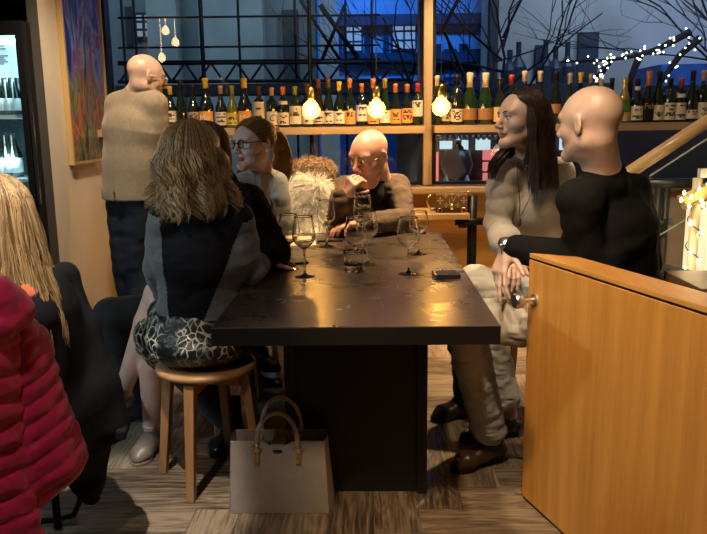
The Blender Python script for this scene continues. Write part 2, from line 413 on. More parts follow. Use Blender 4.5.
def parquet():
    W, n = .155, 5; V = []; Fc = []; UV = []; A = []; rr = random.Random(3); g = .0012; th = math.radians(0)
    ox, oy = -3.25, -1.2; NX, NY = int(6.6/W), int(6.5/W)
    for i in range(-60, 60):
        for j in range(-60, 60):
            for kind in (0, 1):
                x = i*1+j*n; y = i*1-j*n
                if kind == 0: x0, y0, x1, y1 = x, y, x+n, y+1
                else: x0, y0, x1, y1 = x+2*n-1, y, x+2*n, y+n
                x0, x1 = [min(max(q, 0), NX) for q in (x0, x1)]; y0, y1 = [min(max(q, 0), NY) for q in (y0, y1)]
                if x1 <= x0 or y1 <= y0: continue
                b = len(V); X0, X1, Y0, Y1 = ox+x0*W+g, ox+x1*W-g, oy+y0*W+g, oy+y1*W-g
                V += [(X0, Y0, 0), (X1, Y0, 0), (X1, Y1, 0), (X0, Y1, 0)]; Fc.append((b, b+1, b+2, b+3))
                u0, v0 = rr.random()*50, rr.random()*50; lx, ly = X1-X0, Y1-Y0
                UV += [(u0, v0), (u0+lx, v0), (u0+lx, v0+ly), (u0, v0+ly)] if kind == 0 else [(u0, v0), (u0, v0+lx), (u0+ly, v0+lx), (u0+ly, v0)]
                A += [rr.random()]*4
    b = len(V); V += [(-3.3, -3, -.003), (3.5, -3, -.003), (3.5, 5.3, -.003), (-3.3, 5.3, -.003)]; Fc.append((b, b+1, b+2, b+3)); UV += [(0, 0), (1, 0), (1, 1), (0, 1)]; A += [0]*4
    b = len(V); V += [(-3.3, -3, -.12), (3.5, -3, -.12), (3.5, 5.3, -.12), (-3.3, 5.3, -.12)]; Fc.append((b+3, b+2, b+1, b)); UV += [(0, 0), (1, 0), (1, 1), (0, 1)]; A += [0]*4
    o = mk('floor', V, Fc, floor_mat(), uv=UV, attr=A, smooth=False); return props(o, kind='structure')
parquet()
def S(name, mb, m, parent=None, **kw): return props(mb.build(name, m, parent, smooth=False, **kw), kind='structure')
S('ceiling', MB().bx((-3.3, -3, 2.9), (3.6, 5.4, 3.0)), CEIL)
S('wall_west', MB().bx((-3.4, -3, 0), (-3.3, 4.19, 2.9)), GREYW)
S('wall_northwest', MB().bx((-3.3, 4.62, 0), (-1.84, 4.7, 2.9)), GREYW)
S('wall_northwest_side', MB().bx((-1.84, 4.185, 0), (-1.8, 5.28, 2.9)), CREAM)
S('trim_5', MB().bx((-1.853, 4.165, 0), (-1.8, 4.185, 2.9)), GREYW)
S('trim_6', MB().bx((-3.3, 4.15, 2.0), (-1.853, 4.62, 2.9)), GREYW)
S('wall_east', MB().bx((3.5, -3, 0), (3.6, 5.3, 2.9)), CREAM)
S('wall_south', MB().bx((-3.3, -3.1, 0), (3.6, -3, 2.9)), mat('dim_rear_paint', (.10, .085, .07), .8, var=.1))
S('wall_north', MB().bx((-1.8, 5.16, 0), (3.5, 5.3, .845)), ORANGE)
S('wall_north_top', MB().bx((-1.8, 5.16, 2.65), (3.5, 5.3, 2.9)), GREYW)
MX0, MX1 = at(423.3, 60, 5.12)[0], at(432, 60, 5.12)[0]
for i, (x0, x1) in enumerate(((-1.8, MX0), (MX1, 3.5))):
    wn = thing('window_%d' % (i+1), ((x0+x1)/2, 5.2, .9), None, None); wn['kind'] = 'structure'
    fr = MB()
    d = 0 if i else 1
    fr.bx((x0, 5.16, .9), (x0+.03, 5.26, 2.65)).bx((x1-.03, 5.16, .9), (x1, 5.26, 2.65)).bx((x0+.03, 5.16, 2.60), (x1-.03, 5.26, 2.65))
    fr.bx((x0+.03, 5.19, .895), (x1-.03, 5.25, .915))
    fr.build('window_frame', DARKF, wn, smooth=False, bevel=.003)
    for z0, z1 in ((.915, 1.25), (1.30, 2.6)):
        MB().bx((x0+.03, 5.214, z0), (x1-.03, 5.22, z1)).build('pane', PANE, wn, smooth=False)
S('trim_1', MB().bx((MX0, 5.06, .90), (MX1, 5.26, 2.9)), TANV, bevel=.003)
S('trim_2', MB().bx((-1.8, 5.0, .845), (3.5, 5.28, .895)), TAN, bevel=.012)
S('trim_3', MB().bx((-1.8, 5.18, 1.25), (3.5, 5.27, 1.30)), TAN)
S('trim_4', MB().bx((-1.8, 5.135, .03), (-1.795, 5.16, 2.9)), DARKF)
sh = MB().bx((-1.79, 4.88, 1.252), (MX0-.002, 5.178, 1.30))
props(sh.build('window_shelf', TAN, smooth=False, bevel=.002), 'long pale oak shelf across the window left of the upright post, lined with wine bottles', 'shelf')
sh = MB().bx((MX1+.002, 4.88, 1.252), (3.48, 5.178, 1.30))
props(sh.build('window_shelf', TAN, smooth=False, bevel=.002), 'long pale oak shelf across the window right of the upright post, lined with wine bottles', 'shelf')

# ---------------------------------------------------------------- outside the window
FAC_BLUE = mat('rendered_facade', (.45, .50, .56), .8, var=.25, scale=1.2, bmp=.2)
FAC_TEAL = mat('stained_render', (.26, .32, .35), .8, var=.25, scale=1.0, bmp=.2)
FAC_DARK = mat('dark_stone', (.05, .06, .08), .8, var=.25, scale=1.0)
PALE = mat('pale_reflection', (.50, .53, .55), .8, var=.12, scale=1.5, bmp=.2)
PIPE = mat('scaffold_steel', (.015, .018, .022), .5, .6, var=.2)
S('ground_outside', MB().bx((-9, 5.32, -.3), (9, 16, -.15)), mat('wet_asphalt', (.03, .035, .04), .25, var=.3)).name = 'floor_outside'
b = thing('building', (-2.2, 11, -.15), 'dim teal rendered building behind the scaffolding, seen through the left window', 'building')
MB().bx((-6, 11, -.15), (-.75, 13, 7)).build('wall', FAC_TEAL, b, smooth=False)
lit = emit('dim_window_glow', (.55, .75, .85), .35)
def nwindow(px, py0, py1, wpx, Y, root, gm, cols=2, rows=3):
    c0 = at(px, py1, Y); c1 = at(px+wpx, py0, Y); x0, x1, z0, z1 = c0[0], c1[0], c0[2], c1[2]
    f = MB(); t = .03
    for k in range(cols+1): f.bx((x0+(x1-x0)*k/cols-t/2, Y-.06, z0), (x0+(x1-x0)*k/cols+t/2, Y-.01, z1))
    for k in range(rows+1): f.bx((x0, Y-.055, z0+(z1-z0)*k/rows-t/2), (x1, Y-.005, z0+(z1-z0)*k/rows+t/2))
    f.bx((x0-.14, Y-.05, z0-.1), (x0-.05, Y, z1+.1)).bx((x1+.05, Y-.05, z0-.1), (x1+.14, Y, z1+.1))
    o = f.build('window', FAC_DARK, root, smooth=False)
    MB().bx((x0, Y-.02, z0), (x1, Y-.002, z1)).build('pane', gm, o, smooth=False)
nwindow(137, 14, 38, 15, 11, b, lit)
f = MB()
for px, wd in ((167, .42), (234, .9), (330, .25)):
    c = at(px, 60, 10.9); f.bx((c[0]-wd/2, 10.72, -.15), (c[0]+wd/2, 11, 7))
f.build('pilaster', mat('light_render', (.40, .47, .48), .8, var=.2, scale=2), b, smooth=False)
f = MB(); c0 = at(285, 110, 10.95); c1 = at(298, 10, 10.95); f.bx((c0[0], 10.9, c0[2]), (c1[0], 11, c1[2]))
f.build('door', FAC_DARK, b, smooth=False)
b = thing('building', (1.2, 13.2, -.15), 'large building lit bright blue, seen through the middle of the window', 'building')
MB().bx((-.7, 13.2, -.15), (6, 15, 7)).build('wall', FAC_BLUE, b, smooth=False)
wl = emit('cold_window_glow', (.35, .6, 1), .55)
for px, y0, y1, wp in ((345, 22, 52, 17), (392, 22, 50, 24), (444, 50, 78, 12), (470, 50, 78, 14)):
    nwindow(px, y0, y1, wp, 13.2, b, wl if px < 420 else FAC_BLUE)
f = MB()
for y in (18, 56, 84):
    c = at(420, y, 13.1)[2]; f.bx((-.7, 12.95, c-.12), (4, 13.2, c+.05))
f.build('cornice', FAC_DARK, b, smooth=False)
MB().bx((-.7, 12.6, -.15), (6, 13.19, 1.36)).build('plinth', FAC_DARK, b, smooth=False)
b = thing('building', (3.4, 9.2, -.15), 'pale grey block standing for a reflection in the right part of the window', 'building')  # added block that gives a reflection in the glass a solid shape
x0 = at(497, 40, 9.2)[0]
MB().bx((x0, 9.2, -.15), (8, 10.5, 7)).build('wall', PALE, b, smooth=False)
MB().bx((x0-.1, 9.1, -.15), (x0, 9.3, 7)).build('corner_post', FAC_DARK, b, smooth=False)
SFM = emit('blurred_light_glow', (.75, .85, .9), .5)  # glowing panes added for blurred lights low in the right window
for k, (px, wp, y0, y1) in enumerate(((566, 5, 134, 150), (619, 7, 131, 141), (633, 5, 131, 147), (644, 8, 131, 137), (657, 5, 131, 150), (668, 4, 131, 144), (681, 9, 130, 137))):
    c0 = at(px, y1, 9.12); c1 = at(px+wp, y0, 9.12); MB().bx((c0[0], 9.1, c0[2]), (c1[0], 9.19, c1[2])).build('blurred_light_pane', SFM, b, smooth=False)
SHM = mat('navy_shutter', (.04, .06, .10), .6, var=.2)
for px, y0, y1, wp in ((577, 32, 78, 22), (535, 45, 72, 12)):
    c0 = at(px, y1, 9.15); c1 = at(px+wp, y0, 9.15); MB().bx((c0[0], 9.13, c0[2]), (c1[0], 9.2, c1[2])).build('shutter', SHM, b, smooth=False)
f = MB(); BL = mat('blue_awning', (.03, .14, .55), .6, var=.2)
c0 = at(640, 88, 8.9); c1 = at(720, 68, 8.9); f.bx((c0[0], 8.3, c0[2]), (c1[0]+1, 9.2, c0[2]+.22)); f.build('awning', BL, b, smooth=False)
# added bottle shapes on a counter, standing for bottles mirrored in the glass
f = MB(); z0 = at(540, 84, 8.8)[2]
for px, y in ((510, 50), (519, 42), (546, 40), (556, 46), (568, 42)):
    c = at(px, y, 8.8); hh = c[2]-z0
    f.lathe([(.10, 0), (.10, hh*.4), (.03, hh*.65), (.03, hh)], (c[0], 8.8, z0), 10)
f.bx((at(503, 84, 8.8)[0], 8.7, z0-.9), (at(608, 84, 8.8)[0], 8.95, z0)); f.build('mirrored_bottles', mat('mirrored_bottle_navy', (.03, .045, .09), .5, var=.1), b, smooth=False)

sc = thing('scaffolding', (-1.5, 8.5, -.15), 'dark steel scaffolding with a lattice girder standing outside the left window', 'scaffolding')
Ys = 8.5
def bar(px0, py0, px1, py1, r=.022, Y=Ys): return [at(px0, py0, Y), at(px1, py1, Y)]
f = MB()
for px in (125, 137, 203, 240, 296, 310, 346, 372):
    c = at(px, 60, Ys); f.tube([(c[0], Ys, -.15), (c[0], Ys, 4.2)], .015 if px not in (203, 310) else .026, 6)
f.build('upright', PIPE, sc)
f = MB()
for py in (18, 48, 62): f.tube([at(118, py, Ys), at(380, py-3, Ys)], .013, 6)
f.build('ledger', PIPE, sc)
f = MB(); f.tube(bar(118, 64, 412, 62), .019, 6); f.tube(bar(118, 82, 412, 80), .022, 6)
px = 120; k = 0
while px < 408:
    a_, b_ = (82, 63) if k % 2 == 0 else (63, 82); f.tube(bar(px, a_, px+13, b_), .014, 5); px += 13; k += 1
f.build('lattice_girder', PIPE, sc)
f = MB(); f.tube(bar(320, 5, 358, 58), .03, 6); f.tube(bar(345, 5, 322, 60), .022, 6); f.tube(bar(300, 0, 340, 60), .02, 6); f.build('brace', PIPE, sc)
f = MB()
c0 = at(118, 86, Ys); c1 = at(414, 92, Ys); f.bx((c0[0], Ys-.1, c1[2]), (c1[0], Ys+.5, c0[2])); f.build('deck_board', FAC_DARK, sc, smooth=False)

def tree(name, base, seed, spread, label, n=8, hue=(.02, .02, .025), lean=0, up=2.6):
    rr = random.Random(seed); r = thing(name, base, label, 'tree'); f = MB()
    f2 = MB()
    def br(p, d, L, rad, dep, mb):
        pts = [p]; q = np.array(p, float); dd = np.array(d, float); nseg = 5
        for i in range(nseg):
            dd = nrm(dd+np.array([rr.uniform(-.35, .35), rr.uniform(-.25, .25), rr.uniform(-.2, .25)])); q = q+dd*L/nseg; pts.append(q.copy())
        mb.tube(pts, [rad*.36*(1-.12*i) for i in range(nseg+1)], 5 if dep < 2 else 3, cap=False)
        if dep >= 4: return
        for k in range(3 if dep < 3 else 2):
            i = rr.randint(2, nseg); nd = nrm(dd+np.array([rr.uniform(-1, 1)*spread, rr.uniform(-.6, .6), rr.uniform(-.2, .7)]))
            br(pts[i], nd, L*rr.uniform(.55, .8), rad*.55, dep+1, f2)
    br(base, (lean, 0, 1), up, .10, 0, f)
    for k in range(n): br(np.array(base)+np.array([lean*.6*up, 0, up*(.55+.4*k/n)]), (rr.uniform(-1, 1), rr.uniform(-.5, .5), rr.uniform(.1, .9)), 1.3, .045, 1, f2)
    m = mat('bark', hue, .8, var=.3)
    f.build('trunk', m, r); f2.build('branches', m, r); return r
tree('bare_tree', (1.35, 8.3, -.15), 4, 1.0, 'bare tree with crooked branches outside the window, right of the upright post', 9, lean=.06)
tree('bare_tree', (4.3, 8.2, -.15), 11, 1.0, 'bare tree with dense twigs outside the far right of the window', 12, lean=-.02)
# fairy lights wound along a leaning branch outside
WL = emit('cold_white_bulbs', (1, .93, .6), 12); r = thing('fairy_lights', at(640, 60, 7.6), 'string of small lit bulbs along slanting branches outside the right window', 'string lights')
f = MB(); g = MB(); rr = random.Random(5)
brs = [[(690, 32), (660, 48), (640, 55), (610, 60), (560, 62)], [(700, 38), (680, 55), (662, 80), (650, 100)], [(610, 60), (600, 75), (590, 82)], [(640, 55), (630, 80), (628, 110)]]
for bi, B in enumerate(brs):
    f.tube([at(x, y, 7.6+.05*bi) for x, y in B], [.04, .032, .026, .018, .01][:len(B)], 6)
f.build('branch', mat('dark_bark', (.015, .015, .02), .8, var=.2), r)
for B in (brs[0], brs[0], brs[1], brs[2], brs[2]):
    for i in range(len(B)-1):
        for k in range(5):
            t = rr.random(); x = B[i][0]*(1-t)+B[i+1][0]*t+rr.uniform(-4, 4); y = B[i][1]*(1-t)+B[i+1][1]*t+rr.uniform(-6, 6)
            g.lathe([(.0, -.009), (.009, 0), (0, .009)], at(x, y, 7.5), 6)
props(g.build('bulbs', WL, r), kind='stuff')
# lit kiosk outside, added for lights and reflections in the lower right panes
K = thing('standin', (1.0, 7.4, -.15), 'lit kiosk with pink panels and scalloped awning below the bottle shelf, outside', 'standin')
f = MB(); c0 = at(436, 187, 7.4); c1 = at(600, 134, 7.4)
f.bx((c0[0], 7.5, -.15), (c1[0]+2, 7.6, 1.45)); f.build('back_panel', mat('standin_back', (.05, .035, .04), .6, var=.2), K, smooth=False)
for px0, px1, y0, y1 in ((440, 452, 141, 149), (462, 468, 140, 152), (476, 490, 138, 150), (455, 460, 136, 140), (560, 580, 134, 150)):
    a_ = at(px0, y1, 7.45); b_ = at(px1, y0, 7.45); MB().bx((a_[0], 7.42, a_[2]), (b_[0], 7.49, b_[2])).build('light_panel', emit('standin_glow', (.75, .95, .9), .9), K, smooth=False)
for y0, y1 in ((149, 160), (162, 171), (173, 184)):
    a_ = at(483, y1, 7.45); b_ = at(499, y0, 7.45); MB().bx((a_[0], 7.42, a_[2]), (b_[0], 7.49, b_[2])).build('pink_sign', emit('pink_glow', (1, .25, .22), .85), K, smooth=False)
f = MB()
for k in range(11):
    c = at(439+k*5.6, 135, 7.2); f.lathe([(0, -.05), (.022, -.035), (.028, 0)], c, 10)
c0 = at(434, 134, 7.2); c1 = at(520, 130, 7.2); f.bx((c0[0], 7.17, c0[2]), (c1[0], 7.4, c1[2])); f.build('mirrored_glasses', mat('mirrored_glass_pale', (.6, .6, .55), .8, var=.1), K)  # scallops shaped after a reflection of hanging wine glasses
f = MB(); c = at(457, 165, 7.3); f.lathe([(0, -.15), (.12, -.12), (.16, 0), (.12, .14), (0, .17)], c, 16); c = at(458, 148, 7.3); f.lathe([(0, -.06), (.06, 0), (0, .07)], c, 12)
f.build('dark_urn', mat('urn', (.03, .03, .035), .4, var=.1), K)
f = MB(); c0 = at(436, 186, 7.1); c1 = at(438.5, 152, 7.1); f.bx((c0[0], 7.08, c0[2]), (c1[0], 7.11, c1[2]))
props(f.build('signal_pole', emit('red_strip', (1, .18, .14), 1.2), smooth=False), 'thin glowing red pole outside, just right of the upright window post', 'pole')
f = MB()
for px in (446, 467):
    c = at(px, 186, 7.0); f.lathe([(.05, 0), (.012, .11), (0, .13)], (c[0], 7.0, c[2]-.02), 4)
f.bx((c[0]-.4, 6.9, c[2]-.9), (c[0]+.5, 7.15, c[2]-.02)); props(f.build('napkin_stand', mat('white_cloth', (.6, .65, .65), .7, var=.1), smooth=False), 'low outdoor stand topped by two folded white cones, below the kiosk', 'stand')
f = MB(); a_ = at(397, 188, 6.4); b_ = at(421, 134, 6.4); f.bx((a_[0], 6.4, -.15), (b_[0], 6.46, b_[2]))
p_ = props(f.build('menu_board', mat('faded_poster', (.20, .19, .19), .7, var=.45, scale=9), smooth=False), 'tall faded grey poster board standing outside, left of the upright post', 'sign')

# ---------------------------------------------------------------- painting on the side wall
def painting():
    y0, y1, z0, z1 = 4.43, 5.09, 1.095, 2.4
    r = thing('painting', (-1.79, (y0+y1)/2, z0), 'tall abstract canvas in blue, violet, green and orange on the left wall', 'painting')
    f = MB(); t = .018
    f.bx((-1.798, y0, z0), (-1.765, y0+t, z1)).bx((-1.798, y1-t, z0), (-1.765, y1, z1)).bx((-1.798, y0+t, z0), (-1.765, y1-t, z0+t)).bx((-1.798, y0+t, z1-t), (-1.765, y1-t, z1))
    f.build('frame', wood('gilt_frame', (.45, .28, .10), (.60, .42, .18), 'z'), r, smooth=False)
    m, nt, b = nodes('abstract_paint')
    v = coords(nt, (1, 4.0, 1.1)); n1 = noise(nt, v, 2.2, 3, 1.6, .5)
    lo_ = ramp(nt, [(.30, (.015, .035, .02)), (.40, (.06, .12, .035)), (.47, (.28, .27, .11)), (.53, (.03, .05, .10)), (.58, (.60, .20, .04)), (.64, (.22, .06, .06)), (.72, (.03, .20, .25))], n1)
    hi_ = ramp(nt, [(.30, (.01, .03, .25)), (.42, (.015, .06, .48)), (.50, (.28, .34, .50)), (.56, (.08, .05, .50)), (.64, (.25, .05, .28)), (.75, (.02, .22, .60))], n1)
    sp = nt.nodes.new('ShaderNodeSeparateXYZ'); tc = nt.nodes.new('ShaderNodeTexCoord'); nt.links.new(tc.outputs['Generated'], sp.inputs[0])
    n2 = noise(nt, v, 1.1, 2, .5); ad = nt.nodes.new('ShaderNodeMath'); ad.operation = 'MULTIPLY_ADD'; nt.links.new(n2, ad.inputs[0]); ad.inputs[1].default_value = .5; nt.links.new(sp.outputs['Z'], ad.inputs[2])
    st = ramp(nt, [(.60, (0, 0, 0)), (.78, (1, 1, 1))], ad.outputs[0])
    mx = nt.nodes.new('ShaderNodeMix'); mx.data_type = 'RGBA'; nt.links.new(st, mx.inputs[0]); nt.links.new(lo_, mx.inputs[6]); nt.links.new(hi_, mx.inputs[7]); nt.links.new(mx.outputs[2], b.inputs['Base Color'])
    b.inputs['Roughness'].default_value = .3; bump(nt, b, noise(nt, v, 8, 4, 1), .4, .01)
    MB().bx((-1.796, y0+t, z0+t), (-1.775, y1-t, z1-t)).build('canvas', m, r, smooth=False)
painting()

# ---------------------------------------------------------------- wine cooler on the left
def cooler():
    Y = 4.09; xr = at(33, 125, Y)[0]; xl = -3.1; zt = at(20, 21, Y)[2]
    r = thing('wine_cooler', ((xl+xr)/2, Y+.15, 0), 'tall black wine cooler with glass door and cold white light', 'fridge')
    f = MB(); f.bx((xl, Y+.03, 0), (xl+.04, 4.58, zt)).bx((xr-.04, Y+.03, 0), (xr, 4.58, zt)).bx((xl+.04, Y+.03, zt-.04), (xr-.04, 4.58, zt)).bx((xl+.04, Y+.03, 0), (xr-.04, 4.58, .1)).bx((xl+.04, 4.54, .1), (xr-.04, 4.58, zt-.04))
    f.build('cabinet', BLACKM, r, smooth=False)
    xi = at(23, 100, Y)[0]; zi = at(10, 36, Y)[2]
    f = MB(); f.bx((xl, Y-.03, .05), (xl+.09, Y+.03, zt)).bx((xi, Y-.03, .05), (xr, Y+.03, zt)).bx((xl+.09, Y-.03, zi), (xi, Y+.03, zt)).bx((xl+.09, Y-.03, .05), (xi, Y+.03, .16))
    d = f.build('door', BLACKP, r, smooth=False, bevel=.004)
    MB().bx((xl+.09, Y-.005, .16), (xi, Y+.005, zi)).build('glass', panemat('cooler_glass', (.9, .97, 1)), d, smooth=False)
    MB().bx((xi+.05, Y-.045, .9), (xi+.065, Y-.03, 1.5)).build('handle', STEEL, d, smooth=False)
    inner = mat('cooler_back', (.25, .32, .35), .5, var=.3, scale=60)
    MB().bx((xl+.05, 4.52, .1), (xr-.05, 4.535, zt-.05)).build('back_panel', inner, r, smooth=False)
    for py in (115, 178, 240):
        z = at(10, py, Y+.1)[2]; MB().bx((xl+.05, Y+.04, z-.02), (xr-.045, 4.51, z)).build('shelf', mat('white_shelf', (.7, .75, .78), .4, var=.05), r, smooth=False)
    LED = emit('led_strip', (.55, .92, 1), 9)
    MB().bx((xi-.012, Y+.035, .2), (xi-.002, Y+.045, zi)).build('light_strip', LED, r, smooth=False)
    MB().bx((xl+.1, Y+.04, zi-.02), (xi, Y+.07, zi-.008)).build('light_strip', LED, r, smooth=False)
    light('POINT', (-2.02, Y+.09, zi-.08), (0, 0, 0), 4, (.6, .92, 1), .03, name='cooler_light'); light('POINT', (-2.02, Y+.07, 1.16), (0, 0, 0), 2.5, (.6, .92, 1), .03, name='cooler_light')
    a_ = at(-20, 78, Y+.06); b_ = at(15, 37, Y+.06); g = MB().bx((a_[0], Y+.06, a_[2]), (b_[0], Y+.066, b_[2]))
    card = g.build('notice_card', emit('glowing_card', (.62, .88, 1), .8, (.7, .8, .85)), r, smooth=False)  # the card itself emits pale blue
    g = MB()
    for k, py in enumerate((46, 49, 56, 58, 60, 62, 64)):
        c = at(-2, py, Y+.058); g.box((c[0]+.01*(k % 3), Y+.058, c[2]), (.07, .002, .006))
    g.build('faint_print', mat('grey_print', (.15, .2, .25), .6, var=0), card, smooth=False)
    for row, (yt, yb) in enumerate(((78, 114), (133, 177))):
        for k, px in enumerate((-6, 3.5, 10.5, 17.5)):
            c = at(px, yb, Y+.13); t_ = at(px, yt, Y+.13); z = at(10, (115, 178)[row], Y+.1)[2]; h = t_[2]-z
            o = thing('wine_bottle', (c[0], Y+.13, z), 'dark bottle with white label in the cooler, %s row, %s' % (('upper', 'lower')[row], ('furthest left', 'second from the left', 'second from the door edge', 'next to the door edge')[k]), 'bottle', 'bottles in the wine cooler')
            MB().lathe([(.001, 0), (.036, .004), (.036, h*.55), (.014, h*.75), (.014, h)], (c[0], Y+.13, z), 14).build('body', DARKGL, o)
            MB().lathe([(.037, h*.12), (.037, h*.45)], (c[0], Y+.13, z), 14).build('label', mat('white_label', (.75, .78, .78), .5, var=.05), o)
            MB().tube([(c[0], Y+.10, z+h*.95), (c[0]+.004, Y+.09, z+h*.5), (c[0], Y+.10, z+h*.1)], .004, 6).build('dispensing_tube', mat('tube_plastic', (.7, .8, .85), .2, var=0), o)
DARKGL = mat('dark_bottle_glass', (.008, .014, .008), .07, var=0, coat=.5)
cooler()

# ---------------------------------------------------------------- bottles on the shelf
GREENGL = mat('green_bottle_glass', (.012, .028, .007), .07, var=0, coat=.5)
YGREEN = mat('backlit_yellow_green', (.13, .14, .02), .08, var=0, coat=.5)  # brighter base colour stands for light coming through from behind
BROWNGL = mat('brown_bottle_glass', (.025, .010, .004), .07, var=0, coat=.5)
CAPS = {k: mat('foil_'+k, c, .3, mtl, var=.08) for k, (c, mtl) in dict(yellow=((.85, .58, .05), 0), orange=((.75, .25, .08), .3), red=((.50, .05, .03), .1), black=((.015, .013, .012), .2), cream=((.72, .58, .38), .1), gold=((.60, .45, .15), .6), olive=((.35, .33, .05), .2), tan=((.50, .36, .20), .1), brown=((.16, .07, .03), .3)).items()}
LABS = {k: mat('label_'+k, c, .6, var=.08, scale=40) for k, c in dict(cream=(.72, .64, .50), white=(.76, .72, .64), orange=(.80, .36, .08), yellow=(.62, .50, .08), bronze=(.30, .14, .05), black=(.015, .015, .015), gold=(.60, .42, .14), tan=(.50, .38, .24)).items()}
INK = mat('label_ink', (.06, .04, .03), .6, var=0); INKG = mat('label_ink_gold', (.75, .5, .1), .4, .5, var=0)
PROF = {
 'burgundy': lambda h, r: [(.002, .004), (r*.8, .001), (r, .01), (r, h*.44), (r*.93, h*.50), (r*.70, h*.58), (r*.48, h*.67), (r*.37, h*.75), (r*.35, h*.93), (r*.42, h*.94), (r*.42, h*.975), (r*.36, h), (.001, h)],
 'bordeaux': lambda h, r: [(.002, .004), (r*.8, .001), (r, .01), (r, h*.60), (r*.92, h*.65), (r*.55, h*.70), (r*.38, h*.745), (r*.36, h*.94), (r*.42, h*.945), (r*.42, h*.975), (r*.36, h), (.001, h)],
 'flute': lambda h, r: [(.002, .004), (r*.8, .001), (r, .01), (r, h*.36), (r*.88, h*.48), (r*.6, h*.64), (r*.42, h*.78), (r*.38, h*.93), (r*.44, h*.94), (r*.44, h*.975), (r*.38, h), (.001, h)],
 'champagne': lambda h, r: [(.002, .004), (r*.8, .001), (r, .01), (r, h*.40), (r*.90, h*.50), (r*.62, h*.62), (r*.42, h*.72), (r*.36, h*.86), (r*.42, h*.88), (r*.46, h*.97), (r*.40, h), (.001, h)]}
def text(name, s, c, size, m, parent, R=None, font_shear=0):
    cu = bpy.data.curves.new(name, 'FONT'); cu.body = s; cu.size = size; cu.align_x = 'CENTER'; cu.align_y = 'CENTER'; cu.extrude = .0004; cu.shear = font_shear
    cu.materials.append(m); o = bpy.data.objects.new(name, cu); COL.objects.link(o); o.parent = parent
    dg = bpy.context.evaluated_depsgraph_get(); me = bpy.data.meshes.new_from_object(o.evaluated_get(dg)); bpy.data.objects.remove(o)
    o = bpy.data.objects.new(name, me); COL.objects.link(o); o.parent = parent
    o.location = (np.asarray(c)-org(parent)).tolist(); o.rotation_euler = R if R is not None else (math.pi/2, 0, 0)
    ORG[o.name] = np.asarray(c, float); return o
def curved(r, z0, z1, a0, a1, c, rows=1, cols=16, wave=None):
    V = []; Fc = []
    for i in range(rows+1):
        for k in range(cols+1):
            a_ = a0+(a1-a0)*k/cols; z = z0+(z1-z0)*i/rows; V.append((c[0]+r*math.sin(a_), c[1]-r*math.cos(a_), c[2]+z))
    for i in range(rows):
        for k in range(cols): Fc.append((i*(cols+1)+k, i*(cols+1)+k+1, (i+1)*(cols+1)+k+1, (i+1)*(cols+1)+k))
    return V, Fc
SHZ = 1.30; BY = 5.03
